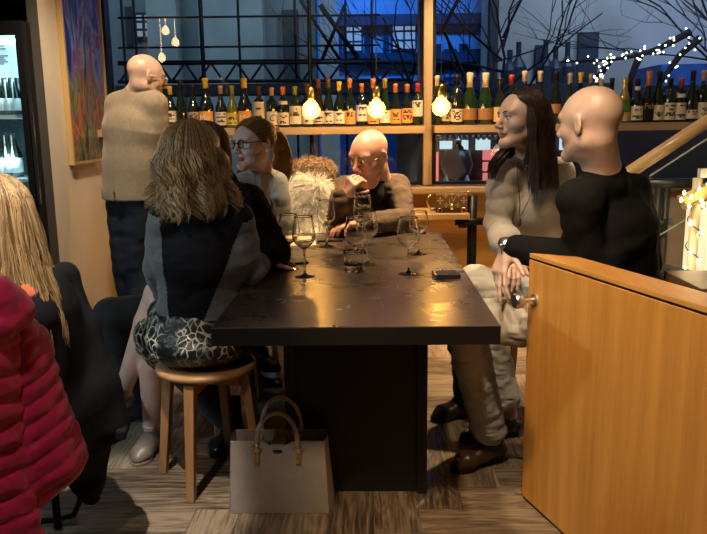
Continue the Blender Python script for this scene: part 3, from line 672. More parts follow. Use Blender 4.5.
# centre px, top px, shape, radius, glass, foil, label, label bottom/top fraction, neck band
B = [(170.6, 86, 'burgundy', .038, 'd', 'yellow', 'cream', .16, .42), (181, 80, 'flute', .036, 'd', 'black', None, 0, 0), (193.4, 85, 'burgundy', .038, 'd', 'black', 'tan', .2, .38),
 (206.3, 78, 'burgundy', .047, 'd', 'yellow', 'orange', .07, .34), (221, 85.5, 'burgundy', .038, 'd', 'tan', 'cream', .07, .38), (232.3, 85.5, 'burgundy', .038, 'y', 'olive', 'yellow', .07, .36),
 (244.8, 78, 'burgundy', .047, 'd', 'yellow', 'orange', .07, .34), (259.2, 86, 'bordeaux', .038, 'd', 'brown', 'cream', .20, .62), (271.9, 87.5, 'bordeaux', .037, 'd', 'tan', 'white', .07, .40),
 (283.2, 86.5, 'burgundy', .040, 'd', 'orange', 'cream', .06, .36), (295.3, 86.5, 'bordeaux', .041, 'g', 'olive', 'cream', .08, .52), (307.3, 84, 'bordeaux', .040, 'd', 'brown', 'cream', .07, .50),
 (318.6, 78.5, 'flute', .036, 'b', 'brown', 'cream', .07, .33), (328.5, 78.5, 'flute', .035, 'd', 'brown', 'cream', .07, .33), (339.4, 81.5, 'burgundy', .038, 'd', 'yellow', 'white', .07, .34),
 (349.9, 78.5, 'burgundy', .039, 'd', 'orange', 'orange', .05, .33), (361.9, 83.5, 'bordeaux', .036, 'd', 'orange', 'white', .12, .50), (373.2, 78.5, 'burgundy', .040, 'd', 'orange', 'orange', .05, .33),
 (385, 78.5, 'flute', .035, 'g', 'olive', 'white', .07, .33), (395.6, 84, 'burgundy', .038, 'd', 'orange', 'orange', .06, .40), (407.2, 84, 'burgundy', .037, 'd', 'orange', 'orange', .07, .42), (417.5, 83.4, 'bordeaux', .037, 'd', 'red', 'cream', .22, .60),
 (437, 75.6, 'burgundy', .038, 'd', 'cream', None, 0, 0), (446.3, 82.6, 'bordeaux', .037, 'd', 'black', 'tan', .10, .52), (456.6, 74.5, 'bordeaux', .040, 'd', 'black', 'cream', .07, .32),
 (469.6, 72.7, 'champagne', .048, 'g', 'cream', 'bronze', .10, .32), (485.2, 72.7, 'champagne', .050, 'g', 'cream', 'bronze', .10, .32), (499.6, 78, 'champagne', .042, 'd', 'black', 'gold', .06, .38),
 (511, 74.8, 'burgundy', .040, 'd', 'red', 'cream', .06, .3), (524, 71, 'burgundy', .042, 'd', 'cream', 'cream', .06, .3), (539.5, 71, 'burgundy', .042, 'd', 'cream', 'cream', .06, .3),
 (555.6, 71, 'flute', .040, 'd', 'black', 'bronze', .20, .38), (569.1, 73, 'burgundy', .038, 'g', 'cream', 'cream', .06, .3), (579.7, 72.4, 'burgundy', .038, 'd', 'yellow', 'cream', .06, .3),
 (590, 73.5, 'burgundy', .036, 'd', 'tan', 'cream', .06, .3), (600.5, 78.5, 'burgundy', .036, 'd', 'cream', 'cream', .06, .3), (611, 78, 'burgundy', .037, 'd', 'black', 'cream', .06, .3),
 (624, 77.5, 'champagne', .042, 'G', 'gold', 'gold', .04, .24), (636.7, 78.5, 'burgundy', .042, 'd', 'black', 'cream', .06, .38), (647.7, 71.2, 'champagne', .040, 'd', 'orange', 'black', .06, .46),
 (658, 71.2, 'flute', .040, 'd', 'black', 'cream', .05, .34), (669.4, 78, 'bordeaux', .041, 'g', 'black', 'cream', .06, .44), (680, 78, 'burgundy', .039, 'd', 'red', 'cream', .06, .44),
 (691.4, 70.4, 'burgundy', .042, 'd', 'black', 'cream', .07, .24), (702, 70.4, 'bordeaux', .041, 'd', 'tan', 'cream', .07, .38), (713, 76, 'burgundy', .040, 'd', 'black', 'cream', .06, .3)]
GL = dict(d=DARKGL, g=GREENGL, y=YGREEN, b=BROWNGL, G=mat('backlit_green_glass', (.05, .22, .02), .08, var=0, coat=.5))  # the bright green has light from behind put into its colour
ORD = ['nearest', 'second', 'third', 'fourth', 'fifth', 'sixth', 'seventh', 'eighth', 'ninth', 'tenth', 'eleventh', 'twelfth', '13th', '14th', '15th', '16th', '17th', '18th', '19th', '20th', '21st', '22nd', '23rd', '24th', '25th']
nl = 22; rr = random.Random(9)
for i, (px, py, shp, rad, gl, cap, lab, l0, l1) in enumerate(B):
    x = at(px, 105, BY)[0]; h = at(px, py, BY)[2]-SHZ
    side = 'left' if i < nl else 'right'; k = (nl-1-i) if i < nl else (i-nl)
    gname = {'d': 'dark', 'g': 'dark green', 'y': 'yellow-green', 'b': 'brown', 'G': 'bright green'}[gl]
    lb = '%s wine bottle, %s foil%s, %s %s the window post' % (gname, cap, (', %s label' % lab) if lab else ', label hidden', (ORD[k] if k else 'first'), ('left of' if side == 'left' else 'right of'))
    o = thing('wine_bottle', (x, BY, SHZ), lb, 'bottle', 'wine bottles along the window shelf'); c = (x, BY, SHZ)
    pr = PROF[shp](h, rad); MB().lathe(pr, c, 20).build('glass_body', GL[gl], o)
    f0 = .80 if shp != 'champagne' else .72
    if shp == 'champagne' and cap == 'gold': f0 = .50
    cp = [(r_+.0012, z_) for r_, z_ in pr if z_ > h*f0 and r_ > .002]
    # radius where the foil begins
    zz = [q[1] for q in pr]; rz = np.interp(h*f0, zz[2:], [q[0] for q in pr][2:])
    MB().lathe([(rz+.0012, h*f0)]+cp+[(.001, h+.0012)], c, 20).build('foil', CAPS[cap], o)
    if lab:
        rows, cols = 9, 14; V, Fc = curved(rad+.0008, h*l0, h*l1, -1.25, 1.25, c, rows, cols)
        mi = [0]*(rows*cols)
        if lab not in ('bronze', 'black', 'gold'):
            for q in range(1, rows-1):
                if rr.random() < .45:
                    a_ = rr.randint(2, 5)
                    for s_ in range(a_, cols-a_):
                        if rr.random() < .75: mi[q*cols+s_] = 1
        if px in (206.3, 244.8, 271.9): mi = [0]*(rows*cols)
        mk('label', V, Fc, [LABS[lab], INK], o, mi=mi)
        zl = SHZ+h*(l0+l1)/2
        if px in (206.3, 244.8): text('lettering', 'Mo' if px < 210 else 'Mi', (x-.004, BY-rad-.0006, zl), .055, LABS['white'], o)
        if px == 271.9: text('lettering', 'C', (x, BY-rad-.0006, zl), .06, INK, o, font_shear=.3)
        if px == 647.7: text('lettering', 'Feb', (x, BY-rad-.0006, zl+.02), .05, INKG, o)
        if px == 295.3: text('lettering', 'HUS', (x, BY-rad-.0006, zl+.012), .03, INK, o)
    if px in (283.2, 636.7, 680):
        z_ = h*(.60 if px != 636.7 else .78); rq = np.interp(z_, zz[2:], [q[0] for q in pr][2:])
        V, Fc = curved(rq+.004, z_-.012, z_+.012, -1.4, 1.4, c, 1, 12); mk('neck_label', V, Fc, LABS['white'], o)

# ---------------------------------------------------------------- pendant bulbs
def amber():
    m = panemat('amber_bulb_glass', (1, .80, .45)); nt = m.node_tree; out = nt.nodes['Material Output']; src = out.inputs[0].links[0].from_socket
    tr = nt.nodes.new('ShaderNodeBsdfTranslucent'); tr.inputs[0].default_value = (1, .62, .22, 1); mx = nt.nodes.new('ShaderNodeMixShader'); mx.inputs[0].default_value = .22
    nt.links.new(src, mx.inputs[1]); nt.links.new(tr.outputs[0], mx.inputs[2]); nt.links.new(mx.outputs[0], out.inputs[0]); return m
AMBER = amber(); FIL = emit('filament', (1, .62, .20), 150)
def pendant(px, py, Y, label, cordz=2.9, r=.052):
    c = at(px, py, Y); o = thing('pendant_lamp', (c[0], Y, c[2]-r), label, 'lamp', 'bare filament bulbs on cords')
    pr = [(.001, -r)]+[(r*math.sin(t), -r*math.cos(t)) for t in np.linspace(.25, 2.5, 12)]+[(.017, r*1.15), (.016, r*1.35)]
    MB().lathe(pr, c, 24).build('bulb', AMBER, o)
    f = MB()
    for k in range(6):
        a_ = k*math.pi/3; f.tube([(c[0]+.014*math.cos(a_), Y+.014*math.sin(a_), c[2]-.030), (c[0]+.011*math.cos(a_), Y+.011*math.sin(a_), c[2]+.034)], .0034, 5)
    f.build('filament', FIL, o)
    MB().lathe([(.017, r*1.2), (.020, r*1.25), (.020, r*2.2), (.010, r*2.5), (.001, r*2.5)], c, 16).build('socket', mat('brass_socket', (.55, .38, .12), .3, 1, var=.05), o)
    MB().tube([(c[0], Y, c[2]+r*2.5), (c[0], Y, cordz)], .0035, 6).build('cord', BLACKP, o)
    l = light('POINT', tuple(c), (c[0], Y, 0), 5.5, (1, .62, .25), .035, name='bulb_light'); return o
pendant(311, 110, 4.4, 'glowing bare filament bulb hanging in front of the bottles, left of three')
pendant(376.5, 109, 4.4, 'glowing filament bulb before the bottles, middle of three, above the man at the table end')
pendant(441, 107, 4.4, 'glowing bare filament bulb before the bottles, right of three, beside the window post')
# a cluster behind the camera, which the window mirrors
for X_, Z_ in ((-3.02, 2.72), (-2.88, 2.55), (-3.1, 2.33)):
    f = MB().lathe([(.001, -.06), (.045, -.04), (.06, 0), (.045, .045), (.02, .08), (.001, .085)], (X_, -1.0, Z_), 16)
    f.tube([(X_, -1, Z_+.08), (X_, -1, 2.9)], .004, 6)
    props(f.build('ceiling_lamp', emit('rear_bulb', (1, .66, .28), 16)), 'warm bulb behind the viewer, mirrored in the window, %s' % ('highest of three' if Z_ > 2.6 else 'middle of three' if Z_ > 2.4 else 'lowest of three'), 'lamp', 'bulbs hung behind the viewer')

# ---------------------------------------------------------------- table
def table_mat():
    m, nt, b = nodes('burnished_dark_steel'); v = coords(nt)
    n1 = noise(nt, v, 5, 6, 1.2, .62); n2 = noise(nt, v, 60, 4, .2, .7)
    o = ramp(nt, [(.35, (.014, .010, .008)), (.65, (.045, .031, .022))], n1); nt.links.new(o, b.inputs['Base Color'])
    b.inputs['IOR'].default_value = 2.1; b.inputs['Specular Tint'].default_value = (1, .86, .68, 1)
    ad = nt.nodes.new('ShaderNodeMath'); ad.operation = 'MULTIPLY_ADD'; nt.links.new(n2, ad.inputs[0]); ad.inputs[1].default_value = .12; nt.links.new(n1, ad.inputs[2])
    rr_ = nt.nodes.new('ShaderNodeMapRange'); nt.links.new(ad.outputs[0], rr_.inputs[0]); rr_.inputs[1].default_value = .35; rr_.inputs[2].default_value = .80
    rr_.inputs[3].default_value = .22; rr_.inputs[4].default_value = .38; nt.links.new(rr_.outputs[0], b.inputs['Roughness'])
    bump(nt, b, n2, .03, .001); return m
TX0, TX1, TY0, TY1 = -.455, .366, 2.02, 3.89
tb = thing('table', (-.045, 2.95, 0), 'long dark steel-topped table on a slab pedestal, in the middle of the group', 'table')
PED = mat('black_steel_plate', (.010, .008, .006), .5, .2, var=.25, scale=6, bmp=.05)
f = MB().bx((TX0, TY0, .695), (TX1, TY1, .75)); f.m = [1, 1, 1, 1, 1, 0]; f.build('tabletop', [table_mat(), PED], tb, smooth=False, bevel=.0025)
MB().bx((-.306, 2.49, .0), (.197, 3.45, .695)).build('pedestal', PED, tb, smooth=False, bevel=.004)
for x0, x1 in ((-.306, -.27), (.161, .197)): MB().bx((x0, 2.472, 0), (x1, 2.489, .695)).build('pedestal_edge_strip', PED, tb, smooth=False, bevel=.003)

# ---------------------------------------------------------------- wooden half wall with a knob
VEN = wood('honey_veneer', (.45, .190, .032), (.62, .290, .060), 'z', scale=1.6, rough=.42, bmp=.03, dist=.3, fine=30)
VENT = wood('honey_veneer_cap', (.48, .22, .05), (.64, .33, .09), 'y', rough=.35, bmp=.02, dist=.4)
d = nrm(np.array([.315, -.949, 0])); nn = np.array([-d[1], d[0], 0]); p0 = np.array([.53, 2.44, 0]); Rp = np.stack([d, nn, [0, 0, 1]], 1); L = 1.75; T = .11
hw = thing('half_wall_gate', p0+d*L/2+nn*T/2, 'honey coloured wooden half-height partition gate at the right foreground', 'partition')
def pb(u0, u1, v0, v1, z0, z1, mb=None):
    mb = mb or MB(); c = p0+d*(u0+u1)/2+nn*(v0+v1)/2+np.array([0, 0, (z0+z1)/2]); return mb.box(c, (u1-u0, v1-v0, z1-z0), Rp)
pb(0, L, 0, T, .012, .862).build('panel', VEN, hw, smooth=False, bevel=.002)
pb(.004, L, .004, T-.004, .862, .869).build('shadow_gap', BLACKM, hw, smooth=False)
pb(0, L, 0, T, .869, .884).build('top_cap', VENT, hw, smooth=False, bevel=.002)
pb(.002, L, .006, T-.006, 0, .012).build('plinth', BLACKM, hw, smooth=False)
kc = p0+d*.045+np.array([0, 0, .735]); Rk = frame((0, 0, 1)); 
Rk = np.stack([d, [0, 0, 1], -nn], 1)   # local z points out of the face
f = MB().lathe([(.001, 0), (.020, 0), (.020, .006), (.008, .008), (.008, .045), (.011, .048), (.0235, .050), (.025, .053), (.025, .074), (.022, .078), (.001, .0785)], kc, 28, R=Rk)
f.build('knob', mat('polished_chrome', (.8, .8, .8), .28, 1, var=0), hw, split=True, label='polished chrome door knob')

# ---------------------------------------------------------------- stools
OAK = wood('stool_oak', (.30, .145, .05), (.46, .25, .10), 'x', rough=.38, bmp=.05); OAKV = wood('stool_oak_leg', (.26, .125, .045), (.40, .21, .085), 'z', rough=.4, bmp=.05)
def stool(c, rot, label, h=.455, r=.185):
    o = thing('stool', (c[0], c[1], 0), label, 'stool', 'round oak stools around the table')
    MB().lathe([(.001, h-.030), (r*.9, h-.030), (r*.985, h-.022), (r, h-.012), (r*.985, h-.003), (r*.93, h), (r*.5, h-.005), (.001, h-.007)], (c[0], c[1], 0), 40).build('seat', OAK, o)
    tops = []
    for k in range(4):
        a_ = rot+k*math.pi/2; u = np.array([math.cos(a_), math.sin(a_), 0]); v_ = np.array([-u[1], u[0], 0])
        P1 = np.array([c[0], c[1], 0])+u*.198; P0 = np.array([c[0], c[1], 0])+u*.150+np.array([0, 0, h-.03]); V = []
        for P_, q in ((P1, .0145), (P0, .019)):
            for sx, sy in ((-1, -1), (1, -1), (1, 1), (-1, 1)): V.append(P_+u*q*sx+v_*q*sy)
        MB().add(V, [(3, 2, 1, 0), (4, 5, 6, 7)]+[(i, (i+1) % 4, 4+(i+1) % 4, 4+i) for i in range(4)]).build('leg', OAKV, o, smooth=False, bevel=.003)
        tops.append(P0)
    for k in range(2):
        A_, B_ = tops[k], tops[k+2]; dd = nrm(B_-A_); Lr = np.linalg.norm(B_-A_)-.036
        MB().box((A_+B_)/2+np.array([0, 0, -.028 - .001*k]), (Lr, .026, .05), np.stack([dd, np.cross([0, 0, 1], dd), [0, 0, 1]], 1)).build('rail', OAK, o, smooth=False, bevel=.002)
    return o
stool((-.612, 2.617), math.atan2(2.437-2.617, -.643+.612)+.0, 'round oak stool under the blonde woman in the sequinned skirt, left foreground of the table')
stool((-.72, 3.13), .35, 'round oak stool half hidden behind the nearer one, left side of the table')
stool((-.66, 3.62), .6, 'round oak stool under the woman with glasses, left side far end')
stool((.86, 2.66), .5, 'round oak stool under the bald man in black, behind the wooden half wall', h=.50)
stool((.72, 3.28), .2, 'round oak stool under the dark-haired woman in the beige sweater', h=.47)
stool((-.03, 4.3), .4, 'round oak stool under the man at the far end of the table')
# ---------------------------------------------------------------- glasses and things on the table
TZ = .75
def wine_glass(c, h, label, rot=0, s=1.0):
    o = thing('wine_glass', c, label, 'wine glass', 'empty wine glasses on the table'); b = .038*s
    hb = h*.46   # bowl starts
    outer = [(.001, .0), (b, .0), (b, .0016), (.012, .006), (.0045, .014), (.0038, hb-.015), (.006, hb-.002), (.020*s, hb+.008), (.036*s, hb+.024), (.0435*s, hb+.040), (.0440*s, hb+.052), (.040*s, hb+.080), (.034*s, h)]
    inner = [(.0328*s, h), (.0388*s, hb+.080), (.0428*s, hb+.052), (.0422*s, hb+.041), (.0345*s, hb+.025), (.018*s, hb+.010), (.001, hb+.004)]
    MB().lathe(dens(outer+inner), c, 32).build('glass', GLASS, o); return o
GS = [(289, 270, 214, 'wine glass at the left, tucked behind the frontmost left glass beside the blonde woman'), (304.4, 277.5, 216, 'frontmost of the left wine glasses, beside the seated blonde woman'), (326.5, 247, 200, 'wine glass standing alone in front of the white sheepskin'),
      (355.6, 272, 217, 'wine glass in the middle of the table, right behind a dark-bottomed tumbler'), (367.5, 265.6, 211, 'wine glass in the middle group, its bowl right of the tumbler'), (408.8, 275, 217, 'front wine glass on the right half of the table, left of the black coaster box'),
      (419, 255, 214, 'rear wine glass on the right half of the table, before the folded napkin'), (363, 253, 194, 'tall wine glass in the middle group, in front of the man in the brown sweater')]
for px, yb, yt, lb in GS:
    p = atz(px, yb, TZ); p = np.array([p[0], p[1]+.02, TZ]); h = at(px, yt, p[1])[2]-TZ
    wine_glass(p, max(h, .19), lb)
p = atz(353, 274, TZ); c = (p[0], p[1]+.035, TZ)
o = thing('tumbler', c, 'short water tumbler with a dark thick base in the middle of the table', 'tumbler')
MB().lathe(dens([(.001, 0), (.034, 0), (.037, .004), (.040, .085), (.0385, .085), (.0355, .030), (.001, .026)]), c, 28).build('glass', GLASS, o)
MB().lathe([(.001, .0265), (.0345, .0305), (.0352, .036), (.001, .036)], c, 28).build('water', mat('dark_water', (.03, .035, .04), .05, var=0), o)
def card_box(c, s, rz, name, label, cat, m, top=None):
    R = np.array([[math.cos(rz), -math.sin(rz), 0], [math.sin(rz), math.cos(rz), 0], [0, 0, 1]])
    o = thing(name, (c[0], c[1], TZ), label, cat)
    MB().box((c[0], c[1], TZ+s[2]/2), s, R).build('body', m, o, smooth=False, bevel=.002)
    if top is not None: MB().box((c[0], c[1], TZ+s[2]+.0008), (s[0]*.86, s[1]*.8, .0015), R).build('top_plate', top, o, smooth=False)
p = atz(446, 277, TZ); card_box((p[0], p[1]), (.092, .085, .018), .12, 'coaster_box', 'small flat black box lying near the right edge of the table', 'box', BLACKP, mat('dark_glass_top', (.03, .04, .05), .08, var=0))
p = atz(330, 241, TZ); card_box((p[0], p[1]), (.125, .07, .009), .05, 'phone', 'black phone lying by the brown-sweatered man\'s hand', 'phone', BLACKP)
p = atz(415, 234, TZ); card_box((p[0], p[1]+.03), (.12, .07, .014), -.1, 'notebook', 'small black notebook by the far right corner of the table', 'notebook', BLACKP)
p = atz(288, 263, TZ); card_box((p[0], p[1]), (.16, .09, .008), .25, 'phone', 'black phone lying by the left edge of the table, behind the left glasses', 'phone', BLACKP)
p = atz(300, 243, TZ); card_box((p[0]+.0, p[1]), (.15, .18, .003), .1, 'menu_card', 'cream menu card lying flat at the far left of the table', 'menu', mat('cream_card', (.62, .48, .30), .6, var=.05))

# ---------------------------------------------------------------- handbag on the floor
def tote():
    LE = mat('taupe_leather', (.32, .27, .225), .42, var=.06, scale=30, bmp=.35, bscale=160, bdist=.003)
    LI = mat('bag_lining', (.10, .08, .07), .7, var=.1)
    y0 = 2.335; xa, xb = -.487, -.150; dz = .255; xa2, xb2 = -.482, -.162; dp = .15
    o = thing('handbag', ((xa+xb)/2, y0+dp/2, 0), 'taupe leather tote handbag with two arched handles standing on the floor before the table pedestal', 'handbag')
    def slab(name, yb, yt, zt, th, wide=0, dipw=0, m=LE):
        N = 40; V = []; ring = []
        for s_ in (0, 1):
            for i in range(N+1):
                t = i/N; xb_ = xa+(xb-xa)*t; xt_ = xa2+(xb2-xa2)*t; tt = (t-.5)*2
                dip = -dipw*max(0, 1-(abs(tt)/.32)**2.2)*(1 if abs(tt) < .32 else 0)
                for j in range(7):
                    u = j/6; bulge = -.010*math.sin(math.pi*u)*(1-tt**4)*(1 if yb < y0+.05 else -1)
                    V.append((xb_+(xt_-xb_)*u, yb+(yt-yb)*u+bulge+(th if s_ else 0), .006+(zt+dip-.006)*u))
        Fc = []; K = (N+1)*7
        for s_ in (0, 1):
            for i in range(N):
                for j in range(6):
                    q = [s_*K+i*7+j, s_*K+(i+1)*7+j, s_*K+(i+1)*7+j+1, s_*K+i*7+j+1]; Fc.append(tuple(q if not s_ else q[::-1]))
        for i in range(N): Fc.append((i*7+6, (i+1)*7+6, K+(i+1)*7+6, K+i*7+6)); Fc.append((i*7, K+i*7, K+(i+1)*7, (i+1)*7))
        for i in (0, N):
            for j in range(6): Fc.append((i*7+j, i*7+j+1, K+i*7+j+1, K+i*7+j))
        return mk(name, V, Fc, m, o, split=True)
    slab('front_panel', y0, y0+.022, dz, .006, dipw=.020)
    slab('back_panel', y0+dp, y0+dp-.022, dz-.004, .006)
    for sx, x, x2 in ((-1, xa, xa2), (1, xb, xb2)):
        V = []
        for u in np.linspace(0, 1, 7):
            for v_ in np.linspace(0, 1, 9):
                pinch = .018*u*math.sin(math.pi*v_); V.append((x+(x2-x)*u+sx*(.020*math.sin(math.pi*v_)*(1-u*.6))*(1), y0+.004+(dp-.002)*v_+(.018*u)*(1-2*v_), .004+(dz-.004)*u))
        mk('gusset', V, [(i*9+k, i*9+k+1, (i+1)*9+k+1, (i+1)*9+k) for i in range(6) for k in range(8)], LE, o)
    MB().bx((xa, y0, .0), (xb, y0+dp+.004, .008)).build('base', LE, o, smooth=False, bevel=.003)
    MB().bx((xa2+.012, y0+.03, dz-.045), (xb2-.012, y0+dp-.03, dz-.04)).build('lining', LI, o, smooth=False)
    xm = (xa2+xb2)/2
    for yb, zt in ((y0+.012, .357), (y0+dp-.02, .368)):
        pts = []
        for t in np.linspace(0, math.pi, 22):
            pts.append((xm-.071*math.cos(t)*(1-.08*math.sin(t)), yb+(.01 if yb > y0+.05 else .012*math.sin(t)), .235+(zt-.235)*math.sin(t)**.72))
        h_ = MB().tube([(xm-.071, yb-.004, .20)]+pts+[(xm+.071, yb-.004, .20)], .0082, 10).build('handle', LE, o)
        if yb < y0+.05:
            for sx in (-1, 1):
                x = xm+sx*.071
                MB().box((x, y0+.006, .205), (.020, .010, .052)).build('tab', LE, h_, smooth=False, bevel=.002)
                MB().box((x, y0-.0005, .205), (.013, .004, .036)).build('tab_plate', GOLD, h_, smooth=False, bevel=.001)
                f = MB()
                ring = [(x+.015*math.cos(a_), y0+.004, .240+.009*math.sin(a_)) for a_ in np.linspace(0, 2*math.pi, 16, endpoint=False)]
                f.tube(ring, .002, 6, closed=True); f.build('ring', GOLD, h_)
    MB().box((xm, y0+.012, .224), (.030, .004, .007)).build('name_plate', BLACKM, o, smooth=False)
    MB().box((xm, y0+.06, .236), (.05, .07, .008)).build('inner_flap', LE, o, smooth=False, bevel=.003)
tote()

# ---------------------------------------------------------------- ledge with the small handbag, pipe leg, far right corner
LG = wood('pale_ledge', (.55, .36, .16), (.70, .50, .26), 'x', rough=.4, bmp=.02)
a_ = at(340, 216, 4.6); b_ = at(470, 214, 4.6); zl = b_[2]
ld = thing('wall_ledge', ((a_[0]+b_[0])/2, 4.78, zl-.03), 'pale wooden ledge below the window behind the table end, carrying a small brown handbag', 'ledge')
MB().bx((a_[0], 4.6, zl-.035), (b_[0], 4.98, zl)).build('board', LG, ld, smooth=False, bevel=.003)
f = MB().tube([(b_[0]+.03, 4.72, .02), (b_[0]+.03, 4.72, .86)], .030, 16); f.lathe([(.06, 0), (.06, .012), (.03, .02)], (b_[0]+.03, 4.72, 0), 20)
f.build('pipe_leg', BLACKM, ld)
f = MB().tube([(b_[0]-.08, 4.70, zl-.06), (b_[0]+.13, 4.70, zl-.06)], .024, 14); f.tube([(b_[0]-.03, 4.72, zl-.06), (b_[0]-.03, 4.72, zl-.10)], .028, 12)
f.tube([(b_[0]+.05, 4.72, 0.45), (b_[0]+.05, 4.72, .86)], .012, 8)
f.build('pipe_clamp', BLACKM, ld)
def mini_bag():
    BR = mat('brown_canvas', (.17, .095, .05), .5, var=.12, scale=30); CR = mat('cream_print', (.62, .50, .32), .5, var=.05)
    x0, x1 = at(436, 200, 4.66)[0], at(468, 200, 4.66)[0]; zt = at(450, 194, 4.66)[2]; z0 = zl; h = zt-z0; y0, y1 = 4.66, 4.74; xm = (x0+x1)/2
    o = thing('handbag', (xm, 4.70, z0), 'small brown handbag with cream flower and letter print and gold studs, on the ledge', 'handbag')
    MB().bx((x0, y0, z0+.012), (x1, y1, zt)).build('body', BR, o, smooth=False, bevel=.008)
    f = MB().bx((x0-.001, y0-.002, z0+.004), (x1+.001, y1, z0+h*.30)); f.build('dark_base', mat('dark_trim', (.04, .022, .015), .4, var=.1), o, smooth=False, bevel=.006)
    f = MB()
    def flower(cx, cz, s):
        for k in range(4):
            a = k*math.pi/2+math.pi/4*0; f.add([(cx, y0-.002, cz), (cx+s*math.cos(a-.35)*.6, y0-.002, cz+s*math.sin(a-.35)*.6), (cx+s*math.cos(a), y0-.002, cz+s*math.sin(a)), (cx+s*math.cos(a+.35)*.6, y0-.002, cz+s*math.sin(a+.35)*.6)], [(0, 1, 2, 3)])
    w_ = x1-x0
    for u, v_, s in ((.13, .66, .024), (.87, .66, .024), (.30, .90, .016), (.70, .92, .016), (.32, .42, .018), (.68, .42, .018), (.5, .98, .012)): flower(x0+w_*u, z0+h*v_, s)
    f.build('flower_print', CR, o, smooth=False)
    text('monogram', 'L', (xm-.009, y0-.0025, z0+h*.60), .05, CR, o); text('monogram', 'V', (xm+.008, y0-.0028, z0+h*.70), .05, CR, o)
    f = MB()
    f.box((xm, y0-.006, z0+h*.32), (.020, .010, .035))
    for x in (x0+.025, x1-.025): f.tube([(x+.014*math.cos(t), y0-.004, z0+.018+.014*math.sin(t)) for t in np.linspace(0, math.pi*2, 14, endpoint=False)], .0025, 6, closed=True)
    f.build('gold_fittings', GOLD, o)
    f = MB(); P = [(x0-.005, 4.70, zt-.02), (x0-.04, 4.69, zt-.01), (x0-.055, 4.69, zt-.05), (x0-.03, 4.68, z0+.012), (x0-.005, 4.69, z0+.02)]
    f.tube(P, .007, 8); f.build('chain_strap', GOLD, o); MB().tube([(x1+.004, 4.70, zt-.03), (x1+.02, 4.69, zt-.005), (x1+.012, 4.69, zt+.012), (x1-.02, 4.70, zt)], .005, 6).build('strap_clip', GOLD, o)
mini_bag()
# low cupboard front under the ledge is the orange wall itself; stair rail on the right
RW = wood('ash_handrail', (.50, .30, .12), (.66, .42, .19), 'x', rough=.3, coat=.3)
a_ = at(735, 103, 3.1); b_ = at(598, 193, 3.1)
sr = thing('stair_railing', (a_[0]/2+b_[0]/2, 3.1, .0), 'stair railing with a sloping round wooden handrail, grey steel posts and glass', 'railing')
MB().tube([a_, b_], .0265, 18).build('handrail', RW, sr)
GSTEEL = mat('grey_steel', (.10, .095, .09), .4, .6, var=.1)
f = MB(); c0 = at(640, 185, 3.6); c1 = at(712, 183, 3.6); f.tube([c0, c1], .020, 12)
for px in (659, 667):
    c = at(px, 186, 3.6); f.tube([(c[0], 3.6, .02), (c[0], 3.6, c[2])], .017, 12)
c = at(650, 222, 3.55); c2 = at(672, 222, 3.55); f.tube([c, c2], .017, 10)
f.build('steel_post', GSTEEL, sr)
V = [at(650, 176, 3.3), at(735, 121, 3.3), at(735, 300, 3.3), at(650, 330, 3.3)]
V2 = [v_+np.array([0, .01, 0]) for v_ in V]
MB().add(V+V2, [(0, 1, 2, 3), (7, 6, 5, 4), (0, 4, 5, 1), (1, 5, 6, 2), (2, 6, 7, 3), (3, 7, 4, 0)]).build('glass_panel', panemat('rail_glass', (.93, .97, .95)), sr, smooth=False)
GEM = mat('glass_edge', (.5, .6, .55), .2, var=0); MB().tube([at(650, 176, 3.295), at(735, 121, 3.295)], .004, 6).build('glass_edge', GEM, sr); MB().tube([at(655, 238, 3.5), at(735, 190, 3.5)], .004, 6).build('glass_edge', GEM, sr)
CRM = mat('cream_post_paint', (.78, .70, .50), .4, var=.05)
c = at(697, 200, 3.0); po = thing('white_post', (c[0], 3.0, 0), 'cream post wound with fairy lights at the right edge', 'post')
MB().tube([(c[0]-.003, 3.0, 0), (c[0]-.003, 3.0, at(697, 178, 3.0)[2])], .019, 16).build('shaft', CRM, po)
f = MB(); a_ = at(681, 203, 2.98); b_ = at(712, 188, 2.98); f.tube([a_, b_], .030, 16); f.build('cross_tube', mat('yellow_tube', (.62, .46, .16), .4, var=.1), po)
f = MB(); b0 = at(703, 173, 2.95); f.box((b0[0]+.03, 2.95, b0[2]), (.09, .03, .035)); f.build('white_bracket', WHITE, po, smooth=False)
fl = thing('fairy_lights', (c[0], 3.0, .9), 'green-wired fairy lights wound around the cream post at the right edge', 'string lights')
pts = []; g = MB(); LB = emit('warm_tiny_bulbs', (1, .72, .32), 22); rr = random.Random(2)
for i, t in enumerate(np.linspace(0, 1, 60)):
    z = at(697, 182+110*t, 3.0)[2]; an = t*2*math.pi*4.2; pts.append((c[0]-.003+.027*math.cos(an), 3.0+.027*math.sin(an), z))
    if i % 5 == 2: MB().lathe([(.001, -.008), (.007, 0), (.001, .012)], (pts[-1][0]*1, pts[-1][1]-.006, z), 8).build('bulb', LB, fl)
p2 = [at(x, y, 2.94) for x, y in ((707, 184), (698, 189), (690, 197), (683, 193), (680, 200), (688, 206), (700, 200), (707, 208))]
for q in p2: MB().lathe([(.001, -.008), (.007, 0), (.001, .012)], (q[0], q[1]-.012, q[2]), 8).build('bulb', LB, fl)
f = MB(); f.tube(pts, .0025, 5); f.tube(p2, .0025, 5); f.build('wire', mat('green_wire', (.02, .05, .02), .5, var=0), fl)
light('POINT', (c[0]-.02, 2.88, 1.05), (0, 0, 0), 0.45, (1, .75, .4), .05, name='fairy_glow'); light('POINT', (c[0]-.05, 2.9, .8), (0, 0, 0), 0.45, (1, .75, .4), .05, name='fairy_glow')
